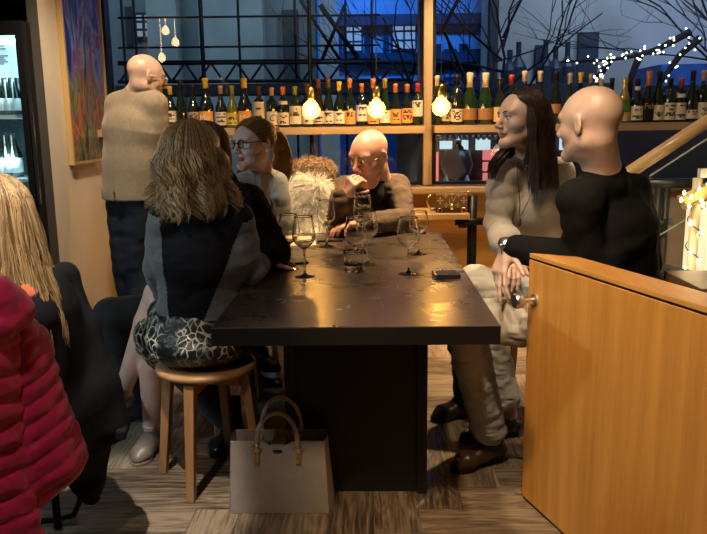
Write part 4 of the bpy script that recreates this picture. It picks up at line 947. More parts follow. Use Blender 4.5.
a_ = at(701, 205, 3.15); f = MB(); f.bx((a_[0], 3.12, 0), (a_[0]+.16, 3.3, a_[2])); props(f.build('light_box', emit('light_box_glow', (1, .80, .48), .75, (.8, .75, .6)), smooth=False, bevel=.01), 'glowing cream light box at the right edge behind the wound post', 'lamp')
a_ = at(703, 293, 2.35); f = MB(); f.bx((a_[0]-.03, 2.3, a_[2]-.03), (a_[0]+.5, 2.6, a_[2]+.025)); f.bx((a_[0]+.35, 2.4, 0), (a_[0]+.42, 2.5, a_[2]-.03)); props(f.build('side_table', wood('side_table_wood', (.10, .06, .03), (.22, .13, .06), 'x'), smooth=False, bevel=.003), 'brown wooden side table corner behind the half wall at the right edge', 'table')
v = Vol(); cc = at(663, 283, 2.9)
v.ell(cc, (.17, .12, .06), k=.04).ell(cc+np.array([.06, -.03, -.03]), (.14, .12, .05), k=.03).ell(cc+np.array([-.09, 0, -.05]), (.10, .12, .06), k=.03)
v.cone(cc+np.array([0, 0, -.08]), (cc[0], cc[1], .45), .12, .13, k=.04)
props(v.build('folded_jacket', knit('dark_grey_wool', (.028, .027, .026)), h=.007, warp=((.018, (14, 10, 22)), (.006, 45))), 'dark grey folded jacket heaped behind the half wall, under the steel post', 'jacket')
cs = thing('chair', (cc[0], cc[1], 0), 'low wooden seat carrying the folded dark grey jacket behind the half wall', 'chair')
MB().bx((cc[0]-.16, cc[1]-.14, .30), (cc[0]+.16, cc[1]+.14, .335)).build('seat', OAK, cs, smooth=False, bevel=.004)
for sx in (-1, 1):
    for sy in (-1, 1): MB().bx((cc[0]+sx*.13-.015, cc[1]+sy*.11-.015, 0), (cc[0]+sx*.13+.015, cc[1]+sy*.11+.015, .30)).build('leg', OAKV, cs, smooth=False)
# ---------------------------------------------------------------- people
def lerp(a, b, t): return np.asarray(a)*(1-t)+np.asarray(b)*t
def head(v, c, R, s=1.0, man=True, neck=None, nr=.055):
    c = np.asarray(c, float)
    def P(x, y, z): return c+R @ (np.array([x, y, z])*s)
    def E(p, r, k=.02, Rl=None, neg=False): v.ell(P(*p), np.array(r)*s, R if Rl is None else R @ Rl, k, neg)
    jw = .050 if man else .041
    E((0, -.014, .038), (.076, .096, .080)); E((0, .028, .018), (.066, .066, .062), .03)
    E((0, .028, -.036), (.056, .060, .074), .03)
    v.cone(P(jw, -.004, -.056), P(.012, .074, -.098), .020*s, .016*s, .03); v.cone(P(-jw, -.004, -.056), P(-.012, .074, -.098), .020*s, .016*s, .03)
    E((0, .082, -.099), (.022, .018, .016), .02)
    E((.030, .076, .027), (.026, .013, .009), .018); E((-.030, .076, .027), (.026, .013, .009), .018)
    E((.042, .052, -.026), (.022, .028, .024), .02); E((-.042, .052, -.026), (.022, .028, .024), .02)
    for sx in (1, -1): E((sx*.031, .094, .004), (.018, .016, .012), .012, neg=True)
    v.cone(P(0, .088, .016), P(0, .116, -.029), .0072*s, .0112*s, .012)
    for sx in (1, -1):
        E((sx*.0125, .104, -.034), (.0075, .010, .0075), .008)
        E((sx*.031, .077, .0125), (.0165, .0145, .0060), .005)      # upper lid
        E((sx*.031, .075, -.0085), (.0155, .0125, .0045), .005)      # lower lid
    E((0, .086, -.050), (.022, .012, .012), .012)
    E((0, .094, -.059), (.021, .009, .0052), .006); E((0, .092, -.0695), (.018, .009, .0060), .006)
    E((0, .104, -.0645), (.021, .008, .0014), .003, neg=True)
    for sx in (1, -1):
        a = .35; Rl = np.array([[math.cos(sx*a), -math.sin(sx*a), 0], [math.sin(sx*a), math.cos(sx*a), 0], [0, 0, 1]])
        E((sx*.080, -.012, -.002), (.0065, .018, .031), .010, Rl); E((sx*.087, -.006, .002), (.0055, .009, .017), .006, Rl, True)
    if neck is not None:
        v.cone(P(0, -.030, -.045), neck, nr*s, (nr+.004)*s, .035); v.cone(P(0, .01, -.085), lerp(P(0, 0, -.06), neck, .6), .03*s, .045*s, .03)
def face_extras(o, c, R, s=1.0, brow=BROW_D, look=(0, 1, 0), brows=True, browth=.0032):
    c = np.asarray(c, float)
    def P(x, y, z): return c+R @ (np.array([x, y, z])*s)
    for sx in (1, -1):
        e = P(sx*.031, .0772, .0025); r = .0126*s; g = nrm(R @ nrm(look)); Re = frame(g) if abs(g[2]) < .95 else np.eye(3)
        Rz = np.stack([Re[:, 0], Re[:, 2], g], 1)
        pr = [(r*math.sin(t), r*math.cos(t)) for t in np.linspace(math.pi, 0, 15)]; pr[0] = (1e-5, -r); pr[-1] = (1e-5, r)
        mb = MB()
        V = MB().lathe(pr, e, 16, R=Rz); mi = []
        for f_ in V.f:
            q = np.mean([V.v[i] for i in f_], 0)-e; mi.append(1 if (q @ g)/r > .86 else 0)
        mk('eye', V.v, V.f, [EYE_W, IRIS], o, mi=mi)
        if brows:
            MB().tube([P(sx*.012, .0965, .021), P(sx*.024, .0955, .0272), P(sx*.036, .0900, .0282), P(sx*.050, .0765, .022)], [.002*s, browth*s, browth*s, .0012*s], 6, flat=.6).build('eyebrow', brow, o)
            MB().tube([P(sx*.017, .0885, .0055), P(sx*.026, .0912, .0092), P(sx*.036, .0885, .0088), P(sx*.046, .080, .0040)], [.0008*s, .0016*s, .0016*s, .0010*s], 5).build('eyelashes', BROW_D, o)
def spectacles(o, c, R, s, m, w=.021, h=.016, th=.0015, lens=True, y=.106, z=.000):
    c = np.asarray(c, float)
    def P(x, yy, zz): return c+R @ (np.array([x, yy, zz])*s)
    fr = MB(); lns = []
    for sx in (1, -1):
        ring = [P(sx*.032+w*np.sign(math.cos(t))*abs(math.cos(t))**.75, y-.004*abs(math.cos(t))*sx*math.cos(t)*sx, z+h*np.sign(math.sin(t))*abs(math.sin(t))**.75) for t in np.linspace(0, 2*math.pi, 24, endpoint=False)]
        fr.tube(ring, th, 6, closed=True); lns.append(MB().add(ring, [tuple(range(24))]))
        fr.tube([P(sx*(.032+w), y-.002, z+.004), P(sx*.074, .085, z+.006), P(sx*.084, .0, z+.006), P(sx*.083, -.018, z-.006)], th*.9, 6)
    fr.tube([P(-.012, y, z+.003), P(0, y+.003, z+.006), P(.012, y, z+.003)], th, 6)
    g = fr.build('glasses', m, o)
    LM = panemat('spectacle_lens', (.96, .97, 1))
    for ln in lns: ln.build('lens', LM, g, smooth=False)
def hand(v, wr, d, n, side=1, curl=(.3, .35, .4, .45), s=1.0, thumb=.5, spread=.0, tcurl=.25, straight=()):
    """d points along the hand, n is where the palm looks, side=+1 puts the thumb along d x n"""
    d = nrm(d); n = nrm(np.asarray(n)-d*(np.asarray(n)@d)); w_ = np.cross(d, n)*side; wr = np.asarray(wr, float)
    kn = wr+d*.088*s
    for t in (-.030, -.010, .010, .028): v.cone(wr+d*.012*s+w_*t*.55*s, kn+w_*t*s, .0125*s, .0110*s, .012)
    v.ell(wr+d*.04*s+w_*.020*s+n*.008*s, (.018*s,)*3, k=.02)
    L = ((.044, .026, .022), (.048, .030, .024), (.045, .028, .023), (.035, .021, .020)); B = (.029, .010, -.010, -.028)
    for i in range(4):
        p = kn+w_*B[i]*s; r = (.0088, .0090, .0086, .0076)[i]*s; d0 = nrm(d+w_*spread*(1.5-i)*.25); A = 0
        for j in range(3):
            A += curl[i]*(1, 1.15, .8)[j]; q = p+(d0*math.cos(A)+n*math.sin(A))*L[i][j]*s
            v.cone(p, q, r, r*.92, .004); p = q; r *= .92
    p = wr+d*.022*s+w_*.022*s+n*.006*s; dd = nrm(d*.65+w_*thumb*1.4+n*tcurl)
    q = p+dd*.040*s; v.cone(p, q, .0135*s, .0105*s, .012); dd = nrm(dd+d*.25+n*tcurl*.6); p = q; q = p+dd*.032*s; v.cone(p, q, .0105*s, .0095*s, .004); p = q; q = p+nrm(dd+d*.2)*.024*s; v.cone(p, q, .0095*s, .0078*s, .004)
class Body:
    def __init__(s, **j):
        s.__dict__.update(j); s.g = j.get('g', 1.0)
        s.hax = nrm(s.hipR-s.hipL); s.sax = nrm(s.shR-s.shL); s.pel = (s.hipL+s.hipR)/2+np.array([0, 0, .03]); ms = (s.shL+s.shR)/2
        up = nrm(ms-s.pel); s.up = up; s.ms = ms; s.chest = ms-up*.13; s.waist = lerp(s.pel, s.chest, .45); s.top = ms-up*.045
        s.nb = j.get('nb', ms+up*.03)
    def torso(s, v, off=0.0, lo=True, belly=0.0, rw=None):
        g = s.g; wa = (rw or .098)*g; fwd = nrm(np.cross(s.up, s.sax))
        if lo: v.cone(s.pel, s.waist, .112*g+off, wa+off, .05, w=s.hax, wf=1.42)
        else: v.cone(lerp(s.pel, s.waist, .35), s.waist, .106*g+off, wa+off, .05, w=s.hax, wf=1.4)
        v.cone(s.waist, s.chest, wa+off, .113*g+off, .05, w=s.sax, wf=1.38)
        v.cone(s.chest, s.top, .108*g+off, .056*g+off, .04, w=s.sax, wf=1.62)
        for q in (s.shL, s.shR): v.cone(lerp(q, s.ms, .12)-s.up*.004, lerp(s.nb, s.ms, .22), .040*g+off*.9, .042*g+off*.6, .04)
        v.cone(s.ms-s.up*.02, lerp(s.ms, s.nb, .6), .058*g+off*.5, .050*g+off*.4, .03)
        if belly: v.ell(s.waist+fwd*.05, (.14, .13, .15), k=.06)
        if getattr(s, 'bust', 0):
            for sg in (-1, 1): v.ell(s.chest+fwd*.085+s.sax*sg*.075-s.up*.01, np.array([.060, .058, .058])+off*.5, k=.045)
    def arm(s, v, side, off=0.0, end=1.0, cuff=0.0):
        g = s.g; sh, el, wr = [getattr(s, q+side) for q in ('sh', 'el', 'wr')]; e = lerp(el, wr, end)
        v.cone(sh, lerp(sh, el, .35), .046*g+off, .043*g+off, .035); v.cone(lerp(sh, el, .35), el, .043*g+off, .036*g+off, .008)
        v.cone(el, lerp(el, wr, .3), .036*g+off, .038*g+off, .008); r1 = .038*g*(1-(end-.3)/.7)+.026*g*(end-.3)/.7
        v.cone(lerp(el, wr, .3), e, .038*g+off, r1+off+cuff, .008)
    def leg(s, v, side, off=0.0, end=1.0, flare=0.0, start=0.0):
        g = s.g; hp, kn, an = [getattr(s, q+side) for q in ('hip', 'kn', 'an')]; back = nrm(np.cross(s.hax, (0, 0, 1)))
        v.cone(lerp(hp, kn, start), kn, .086*g*(1-start)+.062*g*start+off, .056*g+off, .04)
        c = lerp(kn, an, .30); e = lerp(kn, an, end)
        v.cone(kn, c, .056*g+off, .056*g+off, .012)
        v.cone(c, e, .056*g+off, (.056*(1-end)+.036*end)*g+off+flare, .012)
    def foot(s, v, side, off=0.0):
        an, toe = getattr(s, 'an'+side), getattr(s, 'toe'+side); d = nrm(toe-an); toe = toe-d*.035; m = lerp(an, toe, .5)
        v.cone(an, an-np.array([0, 0, .035]), .032+off, .024+off, .01); v.cone(an-np.array([0, 0, .045]), m-np.array([0, 0, .018]), .022+off, .022+off, .01); v.cone(m-np.array([0, 0, .018]), toe+A3(0, 0, .005), .022+off, .013+off, .01)
def shoe(o, an, toe, m, ms, boot=.06, w_=.041, lift=.0, sole=.022, name='shoe', heel=0.0, low=False):
    """a shoe on the ground (z = lift under the sole) from the ankle towards the toe"""
    an = np.asarray(an, float); toe = np.asarray(toe, float); d = toe-an; d[2] = 0; d = nrm(d); side = np.array([-d[1], d[0], 0]); z0 = lift
    he = np.array([an[0], an[1], 0])-d*.035; v = Vol()
    zz = lambda p, z: np.array([p[0], p[1], z0+z])
    L = np.linalg.norm((toe-he)[:2])
    v.cone(zz(he, .045+heel), zz(he+d*L*.35, .050+heel*.6), .034, .036, .02); v.cone(zz(he+d*L*.35, .046+heel*.6), zz(he+d*L*.72, .034), .036, .033, .02, w=side, wf=1.25)
    v.cone(zz(he+d*L*.72, .032), zz(he+d*(L-.025), .026), .033, .022, .02, w=side, wf=1.25)
    if not low: v.cone(zz(he+d*.03, .06+heel), an+np.array([0, 0, boot-.02]), .040, w_, .02)
    v.build(name, m, o, h=.0045, cuts=[((0, 0, z0+sole*.8), (0, 0, -1)), ((0, 0, an[2]+boot), (0, 0, 1))], warp=((.002, 40),))
    sh = o.children[-1] if o.children else None
    poly = [(-.004, -.028), (.06, -.032), (L*.5, -.030), (L*.72, -.044), (L*.9, -.034), (L, -.012), (L, .012), (L*.9, .034), (L*.72, .044), (L*.5, .030), (.06, .032), (-.004, .028)]
    Rz = np.stack([d, side, [0, 0, 1]], 1); par = LAST[0]
    f = MB().prism(poly, 0 if not heel else .0, sole, R=Rz, c=(he[0], he[1], z0))
    f.build('sole', ms, par, smooth=False, bevel=.004)
LAST = [None]; _mk = mk
def mk(name, *a, **kw):
    o = _mk(name, *a, **kw); LAST[0] = o; return o
def strands(c, R, s, n, seed, length, az0, az1, r=.0022, wave=.012, wf=14, grav=1.0, rad=(.082, .104, .090), tuck=.0, clump=0, outw=.0, part=0.0, z0=.03, pts=14, back=.0, lenvar=.15, curl_end=0.0, minpol=.12, shift=(0, -.012)):
    """long hair: every strand runs over the skull from the parting, then hangs"""
    rr = random.Random(seed); mb = MB(); c = np.asarray(c, float); side = R[:, 0]
    for i in range(n):
        az = rr.uniform(az0, az1)*(1 if rr.random() < .5 else -1)          # azimuth from the back (0) towards the face (pi)
        lay = rr.uniform(0, 1); k = 1+.10*lay; p0 = rr.uniform(minpol, .75 if abs(az) < 2 else .95); L = length*(1+rr.uniform(-lenvar, lenvar)); ph = rr.uniform(0, 6.28); seedw = rr.uniform(.6, 1.3)
        P = []; step = L/pts; pol = p0; dirh = np.array([math.sin(az), -math.cos(az)])
        q = None
        az0_ = az; ck = int(abs(az)*6.5+lay*1.6)+(40 if az > 0 else 0); cr = random.Random(ck*7+seed); cph = cr.uniform(0, 6.28); csh = cr.uniform(-1, 1)
        for j in range(pts+1):
            if pol < 1.62:
                if abs(az0_) > 1.75: az = math.copysign(abs(az0_)-(abs(az0_)-1.72)*min(1, pol/1.45)**2.4, az0_); dirh = np.array([math.sin(az), -math.cos(az)])
                x = rad[0]*k*math.sin(pol)*dirh[0]; y = rad[1]*k*math.sin(pol)*dirh[1]+shift[1]; z = rad[2]*k*math.cos(pol)+z0
                q = c+R @ (np.array([x+part*(1-min(pol, 1)), y, z])*s); pol += step/(.092*s); out = nrm((q-c)*np.array([1, 1, 0]))
            else:
                tt = j/pts; q = q+np.array([0, 0, -step*grav])+out*(outw*step-tuck*step*math.sin(tt*3))
                q = q+(side*(math.sin(cph+j*1.15)*.8+math.sin(ph+j*1.3*seedw)*.35)+out*math.cos(cph*1.3+j*1.05)*.8)*wave*.55*min(1, tt*1.3)+side*csh*outw*step*.5
                if curl_end and tt > .75: q = q+(out*math.sin(cph)+side*math.cos(cph))*curl_end*step*.8+np.array([0, 0, step*.25])
            P.append(q.copy())
        tp = [r*(.6+.6*math.sin(math.pi*min(1, (j+2)/(pts+3)))) for j in range(pts+1)]; tp[-1] = r*.25
        mb.tube(P, tp, 3, cap=False, flat=.6, a=rr.random())
    return mb
def joined(name, parts, mats, parent, **kw):
    V = []; Fc = []; A = []
    for P, Q, a in parts:
        b = len(V); V += [tuple(p) for p in P]; Fc += [tuple(int(i)+b for i in q) for q in Q]; A += list(a) if hasattr(a, '__len__') else [a]*len(P)
    return mk(name, V, Fc, mats, parent, attr=A, **kw)
def hair(name, c, R, s, mats, o, cap=(.079, .100, .087), extra=None, h=.005, faceclear=True, **kw):
    mb = strands(c, R, s, **kw); v = Vol(); c = np.asarray(c, float)
    v.ell(c+R @ (np.array([0, -.016, .034])*s), np.array(cap)*s, R, k=.01)
    if extra: extra(v)
    cuts = []
    if faceclear:
        v.ell(c+R @ (np.array([0, .085, -.030])*s), np.array([.068, .075, .105])*s, R, k=.01, neg=True); v.ell(c+R @ (np.array([0, .03, -.10])*s), np.array([.062, .085, .09])*s, R, k=.01, neg=True)
    V, Q = v.build('', None, h=h, warp=((.003, 60),), mesh_only=True)
    return joined(name, [(V, Q, .25), (mb.v, mb.f, mb.a)], mats, o)
def lips_fn(c, R, s, extra=None):
    c = np.asarray(c)
    def fn(C):
        L = (C-c) @ R/s; m = (((L[:, 0]/.0235)**2+((L[:, 2]+.0645)/.0115)**2) < 1) & (L[:, 1] > .080)
        mi = m.astype(int)
        return mi if extra is None else extra(C, L, mi)
    return fn
A3 = lambda *q: np.array(q, float)
HB = .0045

# -- bald man in black, right, seen from behind
def man_black():
    hc = at(590, 124, 2.42); R = frame((-.62, .77, -.03), roll=.02); s = 1.0
    b = Body(g=1.08, shL=at(577, 199, 2.36), shR=at(632, 192, 2.66), elL=at(590, 258, 2.40), wrL=at(507, 247, 2.53), elR=at(648, 262, 2.78), wrR=at(590, 276, 2.95),
             hipL=at(610, 322, 2.50), hipR=at(628, 318, 2.70), knL=at(463, 322, 2.62), knR=at(476, 283, 2.95), anL=at(492, 442, 2.74), anR=at(508, 415, 2.98), toeL=A3(*atz(452, 466, .03)), toeR=A3(*atz(460, 436, .03)))
    b.nb = at(603, 172, 2.47)
    o = thing('person', (hc[0], hc[1]+.1, 0), 'bald man in black sweater and light grey trousers sitting behind the half wall', 'person')
    v = Vol(); head(v, hc, R, s, True, b.nb, .056); b.torso(v, belly=0); b.arm(v, 'L'); b.arm(v, 'R'); b.leg(v, 'L'); b.leg(v, 'R'); b.foot(v, 'L'); b.foot(v, 'R')
    hand(v, b.wrL, at(497, 280, 2.50)-b.wrL, at(520, 275, 2.55)-at(490, 262, 2.5), 1, (.25, .15, .35, .55), 1.0, thumb=.7, spread=.5)
    hand(v, b.wrR, A3(-1, .1, -.3), A3(0, 0, -1), 1, (.3,)*4)
    v.build('body', [SKIN_SCALP, LIP_M], o, h=HB, matfn=lips_fn(hc, R, s)); face_extras(o, hc, R, s, BROW_L)
    v = Vol(); b.torso(v, .022, lo=True); b.arm(v, 'L', .018, .86, .002); b.arm(v, 'R', .018, .97)
    v.cone(b.nb+A3(0, 0, -.04), b.nb+A3(0, 0, .004), .072, .060, .03)
    v.ell(b.elL+A3(.03, 0, -.02), (.07, .06, .05), k=.05)
    v.build('sweater', knit('black_knit', (.006, .006, .0065), rib=260, rough=.9, sheen=.03), o, h=.006, warp=((.005, (8, 8, 14), 'r'), (.002, (24, 24, 40))))
    v = Vol()
    for q in 'LR': b.leg(v, q, .016, .88 if q == 'L' else .85, .014)
    v.cone(b.pel-A3(0, 0, .04), b.waist, .12, .115, .04, w=b.hax, wf=1.4)
    v.build('trousers', mat('pale_grey_denim', (.42, .38, .33), .8, var=.14, scale=9, bmp=.3, bscale=260, sheen=.1), o, h=.005, warp=((.005, (9, 9, 20), 'r'), (.003, (24, 24, 55), 'r')))
    BRN = mat('brown_leather', (.075, .035, .018), .35, var=.3, scale=14, bmp=.1); SOL = mat('dark_sole', (.025, .018, .014), .6, var=.1)
    shoe(o, b.anL, b.toeL, BRN, SOL, boot=.075, w_=.048); shoe(o, b.anR+A3(0, 0, -.05), b.toeR, mat('black_shoe_leather', (.012, .02, .022), .3, var=.2), SOL, boot=.05)
    # steel watch round the wrist
    wv = nrm(b.wrL-b.elL); wc = b.wrL+wv*.004; Rw = frame(wv); f = MB(); f.tube([wc+Rw[:, 0]*.0335*math.cos(t)+Rw[:, 2]*.030*math.sin(t) for t in np.linspace(0, 2*math.pi, 26, endpoint=False)], .0065, 8, closed=True, flat=.6)
    w_ = f.build('watch', STEEL, o); n_ = nrm(Rw[:, 2]*.6-Rw[:, 0]*.2+A3(-.3, -.6, 0)); n_ = nrm(n_-wv*(n_@wv)); Rd = np.stack([wv, np.cross(n_, wv), n_], 1)
    MB().lathe([(.001, 0), (.020, 0), (.021, .003), (.019, .009), (.001, .0095)], wc+n_*.030, 24, R=Rd).build('watch_face', STEEL, w_)
    k = b.wrL+nrm(at(497, 280, 2.50)-b.wrL)*.1
    return b
mb_ = man_black()

# -- dark haired woman in beige, right
def woman_beige():
    hc = at(522, 119, 3.0); R = frame((-.93, -.36, .02), roll=-.05); s = .97
    b = Body(g=.93, bust=1, shL=at(560, 172, 3.14), shR=at(503, 176, 3.02), elL=at(575, 232, 3.18), wrL=at(536, 262, 3.0), elR=at(498, 226, 2.98), wrR=at(509, 250, 2.78),
             hipL=at(548, 292, 3.28), hipR=at(535, 290, 3.13), knL=at(470, 300, 3.36), knR=at(465, 305, 3.17), anL=at(500, 395, 3.36), anR=at(463, 404, 3.19), toeL=A3(*atz(480, 408, .03)), toeR=A3(*atz(432, 415, .03)))
    b.nb = at(531, 160, 3.10)
    o = thing('person', (.62, 3.15, 0), 'woman with long dark hair, beige sweater and pendant necklace, right side of the table', 'person')
    v = Vol(); head(v, hc, R, s, False, b.nb, .047); b.torso(v); b.arm(v, 'L'); b.arm(v, 'R'); b.leg(v, 'L'); b.leg(v, 'R'); b.foot(v, 'L'); b.foot(v, 'R')
    hand(v, b.wrR, A3(.0, -.6, -.5), A3(-.2, .3, -1), 1, (.3, .35, .4, .45), .93); hand(v, b.wrL, A3(-1, -.3, -.2), A3(0, 0, -1), -1, (.3,)*4, .93)
    v.build('body', [SKIN, LIP], o, h=.004, matfn=lips_fn(hc, R, s)); face_extras(o, hc, R, s, BROW_D, look=(.1, 1, 0))
    v = Vol(); b.torso(v, .018); b.arm(v, 'L', .020, .8, .004); b.arm(v, 'R', .022, .62, .012); v.cone(b.nb+A3(0, 0, -.045), b.nb+A3(0, 0, -.005), .078, .062, .03)
    e_ = lerp(b.elR, b.wrR, .60); v.cone(e_, lerp(b.elR, b.wrR, .64), .052, .052, .01)
    KN = knit('beige_knit', (.40, .33, .265), rib=170, var=.10, rough=.92, bmp=.7)
    v.build('sweater', KN, o, h=.0055, warp=((.005, (8, 8, 15), 'r'), (.002, (26, 26, 44))))
    v = Vol()
    for q in 'LR': b.leg(v, q, .010, .93)
    v.cone(b.pel-A3(0, 0, .04), b.waist, .110, .10, .04, w=b.hax, wf=1.4)
    v.build('jeans', mat('blue_jeans', (.025, .055, .115), .8, var=.2, scale=14, bmp=.3, bscale=260), o, h=.006, warp=((.006, (12, 12, 26)),))
    BT = mat('dark_boot_leather', (.022, .014, .012), .35, var=.2); SB = mat('boot_sole', (.02, .016, .014), .6, var=.1)
    shoe(o, b.anR, b.toeR, BT, SB, boot=.08, name='boot'); shoe(o, b.anL, b.toeL, BT, SB, boot=.08, name='boot')
    H1 = hairmat('dark_brown_hair', (.012, .007, .005), (.055, .026, .014), .35)
    def ex(v):
        v.cone(hc+R @ A3(0, -.07, -.02), hc+R @ A3(.0, -.075, -.19), .068, .048, .04, w=R[:, 0], wf=1.25)
    hair('hair', hc, R, s, H1, o, extra=ex, n=4200, seed=3, length=.36, az0=0, az1=2.75, wave=.014, outw=.12, part=.0, r=.0014, tuck=.02, minpol=.0)
    # a lock that falls forward over the far shoulder and one over the chest
    mb = MB(); rr = random.Random(4)
    for i in range(120):
        t = rr.random(); a_ = rr.uniform(-1, 1)
        P = [at(524+3*a_, 128+3*t, 3.02), at(514+6*a_, 142, 2.99), at(503+7*a_, 152+3*t, 2.95), at(494+6*a_, 163+5*t, 2.93), at(491+4*a_, 172+8*t, 2.94)]
        mb.tube(P, [.002, .0028, .0028, .0022, .0008], 4, cap=False, flat=.5, a=rr.random())
    for i in range(110):
        t = rr.random(); a_ = rr.uniform(-1, 1)
        P = [at(540+4*a_, 128+3*t, 3.0), at(541+5*a_, 146, 2.98), at(541+6*a_, 160+3*t, 2.96), at(539+6*a_, 172+5*t, 2.94), at(533+5*a_, 182+7*t, 2.94)]
        mb.tube(P, [.002, .0028, .0028, .0022, .0008], 4, cap=False, flat=.5, a=rr.random())
    mk('hair_locks', mb.v, mb.f, H1, o, attr=mb.a)
    # necklaces
    f = MB(); f.tube([at(518, 162, 2.97), at(517, 172, 2.93), at(519, 190, 2.905), at(520, 205, 2.90), at(519, 217, 2.90)], .0016, 6); f.tube([at(540, 160, 3.0), at(538, 175, 2.93), at(531, 195, 2.895), at(524, 210, 2.895), at(520, 217, 2.90)], .0016, 6)
    nk = f.build('necklace', BLACKM, o)
    c = at(519, 222, 2.888); MB().lathe([(.001, -.02), (.009, -.014), (.011, 0), (.008, .014), (.001, .02)], c, 12).build('necklace_pendant', mat('dark_stone_pendant', (.05, .02, .02), .2, var=.1), nk)
    c = at(527, 171, 2.915); f = MB(); f.tube([c+A3(.011*math.cos(t), 0, .011*math.sin(t)) for t in np.linspace(0, 2*math.pi, 16, endpoint=False)], .0025, 6, closed=True); f.tube([c+A3(0, 0, .012), c+A3(0, 0, .022)], .002, 6); f.build('ring_pendant', STEEL, nk)
    er = hc+R @ (A3(-.083, -.006, -.042)*s); f = MB().lathe([(.001, -.012), (.004, -.006), (.004, .004), (.001, .008)], er, 8); f.build('earring', STEEL, o)
woman_beige()

# -- bald man with glasses at the table end
def man_brown():
    hc = at(369, 156, 3.86); R = frame((-.60, -.78, -.26), roll=.06); s = 1.10
    b = Body(g=1.10, shL=at(398, 186, 4.10), shR=at(344, 188, 4.10), elL=at(404, 219, 3.88), wrL=at(366, 223, 3.72), elR=at(338, 219, 3.84), wrR=at(345, 196, 3.74),
             hipL=at(390, 272, 4.33), hipR=at(362, 272, 4.33), knL=at(398, 268, 3.98), knR=at(350, 268, 3.98), anL=A3(.18, 4.02, .1), anR=A3(-.12, 4.02, .1), toeL=A3(.2, 3.85, .03), toeR=A3(-.14, 3.85, .03))
    b.knL = A3(.16, 3.99, .52); b.knR = A3(-.14, 3.99, .52); b.hipL = A3(.08, 4.32, .55); b.hipR = A3(-.12, 4.32, .55); b.__init__(**{k: q for k, q in b.__dict__.items() if k not in ('hax', 'sax', 'pel', 'ms', 'up', 'chest', 'waist', 'top', 'nb')})
    b.nb = at(376, 176, 4.03)
    o = thing('person', (0, 4.25, 0), 'bald man with glasses and brown sweater at the far table end, hand at chin', 'person')
    v = Vol(); head(v, hc, R, s, True, b.nb, .064); b.torso(v); b.arm(v, 'L'); b.arm(v, 'R'); b.leg(v, 'L'); b.leg(v, 'R'); b.foot(v, 'L'); b.foot(v, 'R')
    v.ell(hc+R @ (A3(0, .060, -.098)*s), (.045, .035, .030), R, k=.03); v.ell(hc+R @ (A3(0, .03, -.12)*s), (.055, .05, .035), R, k=.03)
    hand(v, b.wrR, at(353, 180, 3.70)-b.wrR, A3(.75, .55, .2), -1, (.85, .95, 1.0, 1.0), 1.0, thumb=.5, tcurl=.5)
    hand(v, b.wrL, A3(-1, -.12, -.03), A3(0, 0, -1), -1, (.25, .3, .35, .4), 1.05, thumb=.4)
    def ex(C, L, mi): return mi
    v.build('body', [SKIN_RED, LIP_M], o, h=.0042, matfn=lips_fn(hc, R, s)); face_extras(o, hc, R, s, mat('grey_brow', (.3, .24, .18), .7, var=0), look=(0, 1, -.1))
    spectacles(o, hc, R, s, mat('thin_wire', (.25, .17, .10), .25, 1, var=0), w=.021, h=.015, th=.0014)
    v = Vol(); c_ = lambda x, y, z: hc+R @ (A3(x, y, z)*s)
    v.ell(c_(0, .086, -.100), (.024, .014, .020), R, k=.01).cone(c_(.022, .082, -.062), c_(.020, .082, -.095), .006, .010, .01).cone(c_(-.022, .082, -.062), c_(-.020, .082, -.095), .006, .010, .01)
    v.build('goatee', mat('grey_beard', (.32, .25, .18), .8, var=.3, scale=90, bmp=.6), o, h=.004, warp=((.003, 110),))
    v = Vol(); b.torso(v, .020, lo=True); b.arm(v, 'L', .022, .93, .003); b.arm(v, 'R', .022, .80, .010)
    v.cone(b.nb+A3(-.005, -.01, -.04), b.nb+A3(-.005, -.02, -.004), .088, .074, .03)
    v.build('sweater', knit('brown_knit', (.062, .034, .017), rib=190, var=.25, rough=.9, sheen=.05, bmp=.7), o, h=.0055, cuts=[((0, 0, .47), (0, 0, -1))], warp=((.006, (8, 8, 18), 'r'), (.003, (20, 20, 46), 'r')))
    v = Vol(); v.cone(b.nb+A3(-.012, -.075, -.09), b.nb+A3(-.01, -.06, -.015), .055, .055, .02); v.build('dark_collar', mat('dark_zip_collar', (.02, .016, .014), .7, var=.1), o, h=.006)
    v = Vol()
    for q in 'LR': b.leg(v, q, .012, .95)
    v.cone(b.pel-A3(0, 0, .04), b.waist, .12, .11, .04, w=b.hax, wf=1.4); v.build('trousers', mat('dark_trousers', (.02, .02, .025), .8, var=.1), o, h=.009)
    SB = mat('black_sole', (.015, .015, .015), .6, var=0)
    shoe(o, b.anL, b.toeL, SB, SB); shoe(o, b.anR, b.toeR, SB, SB)
man_brown()

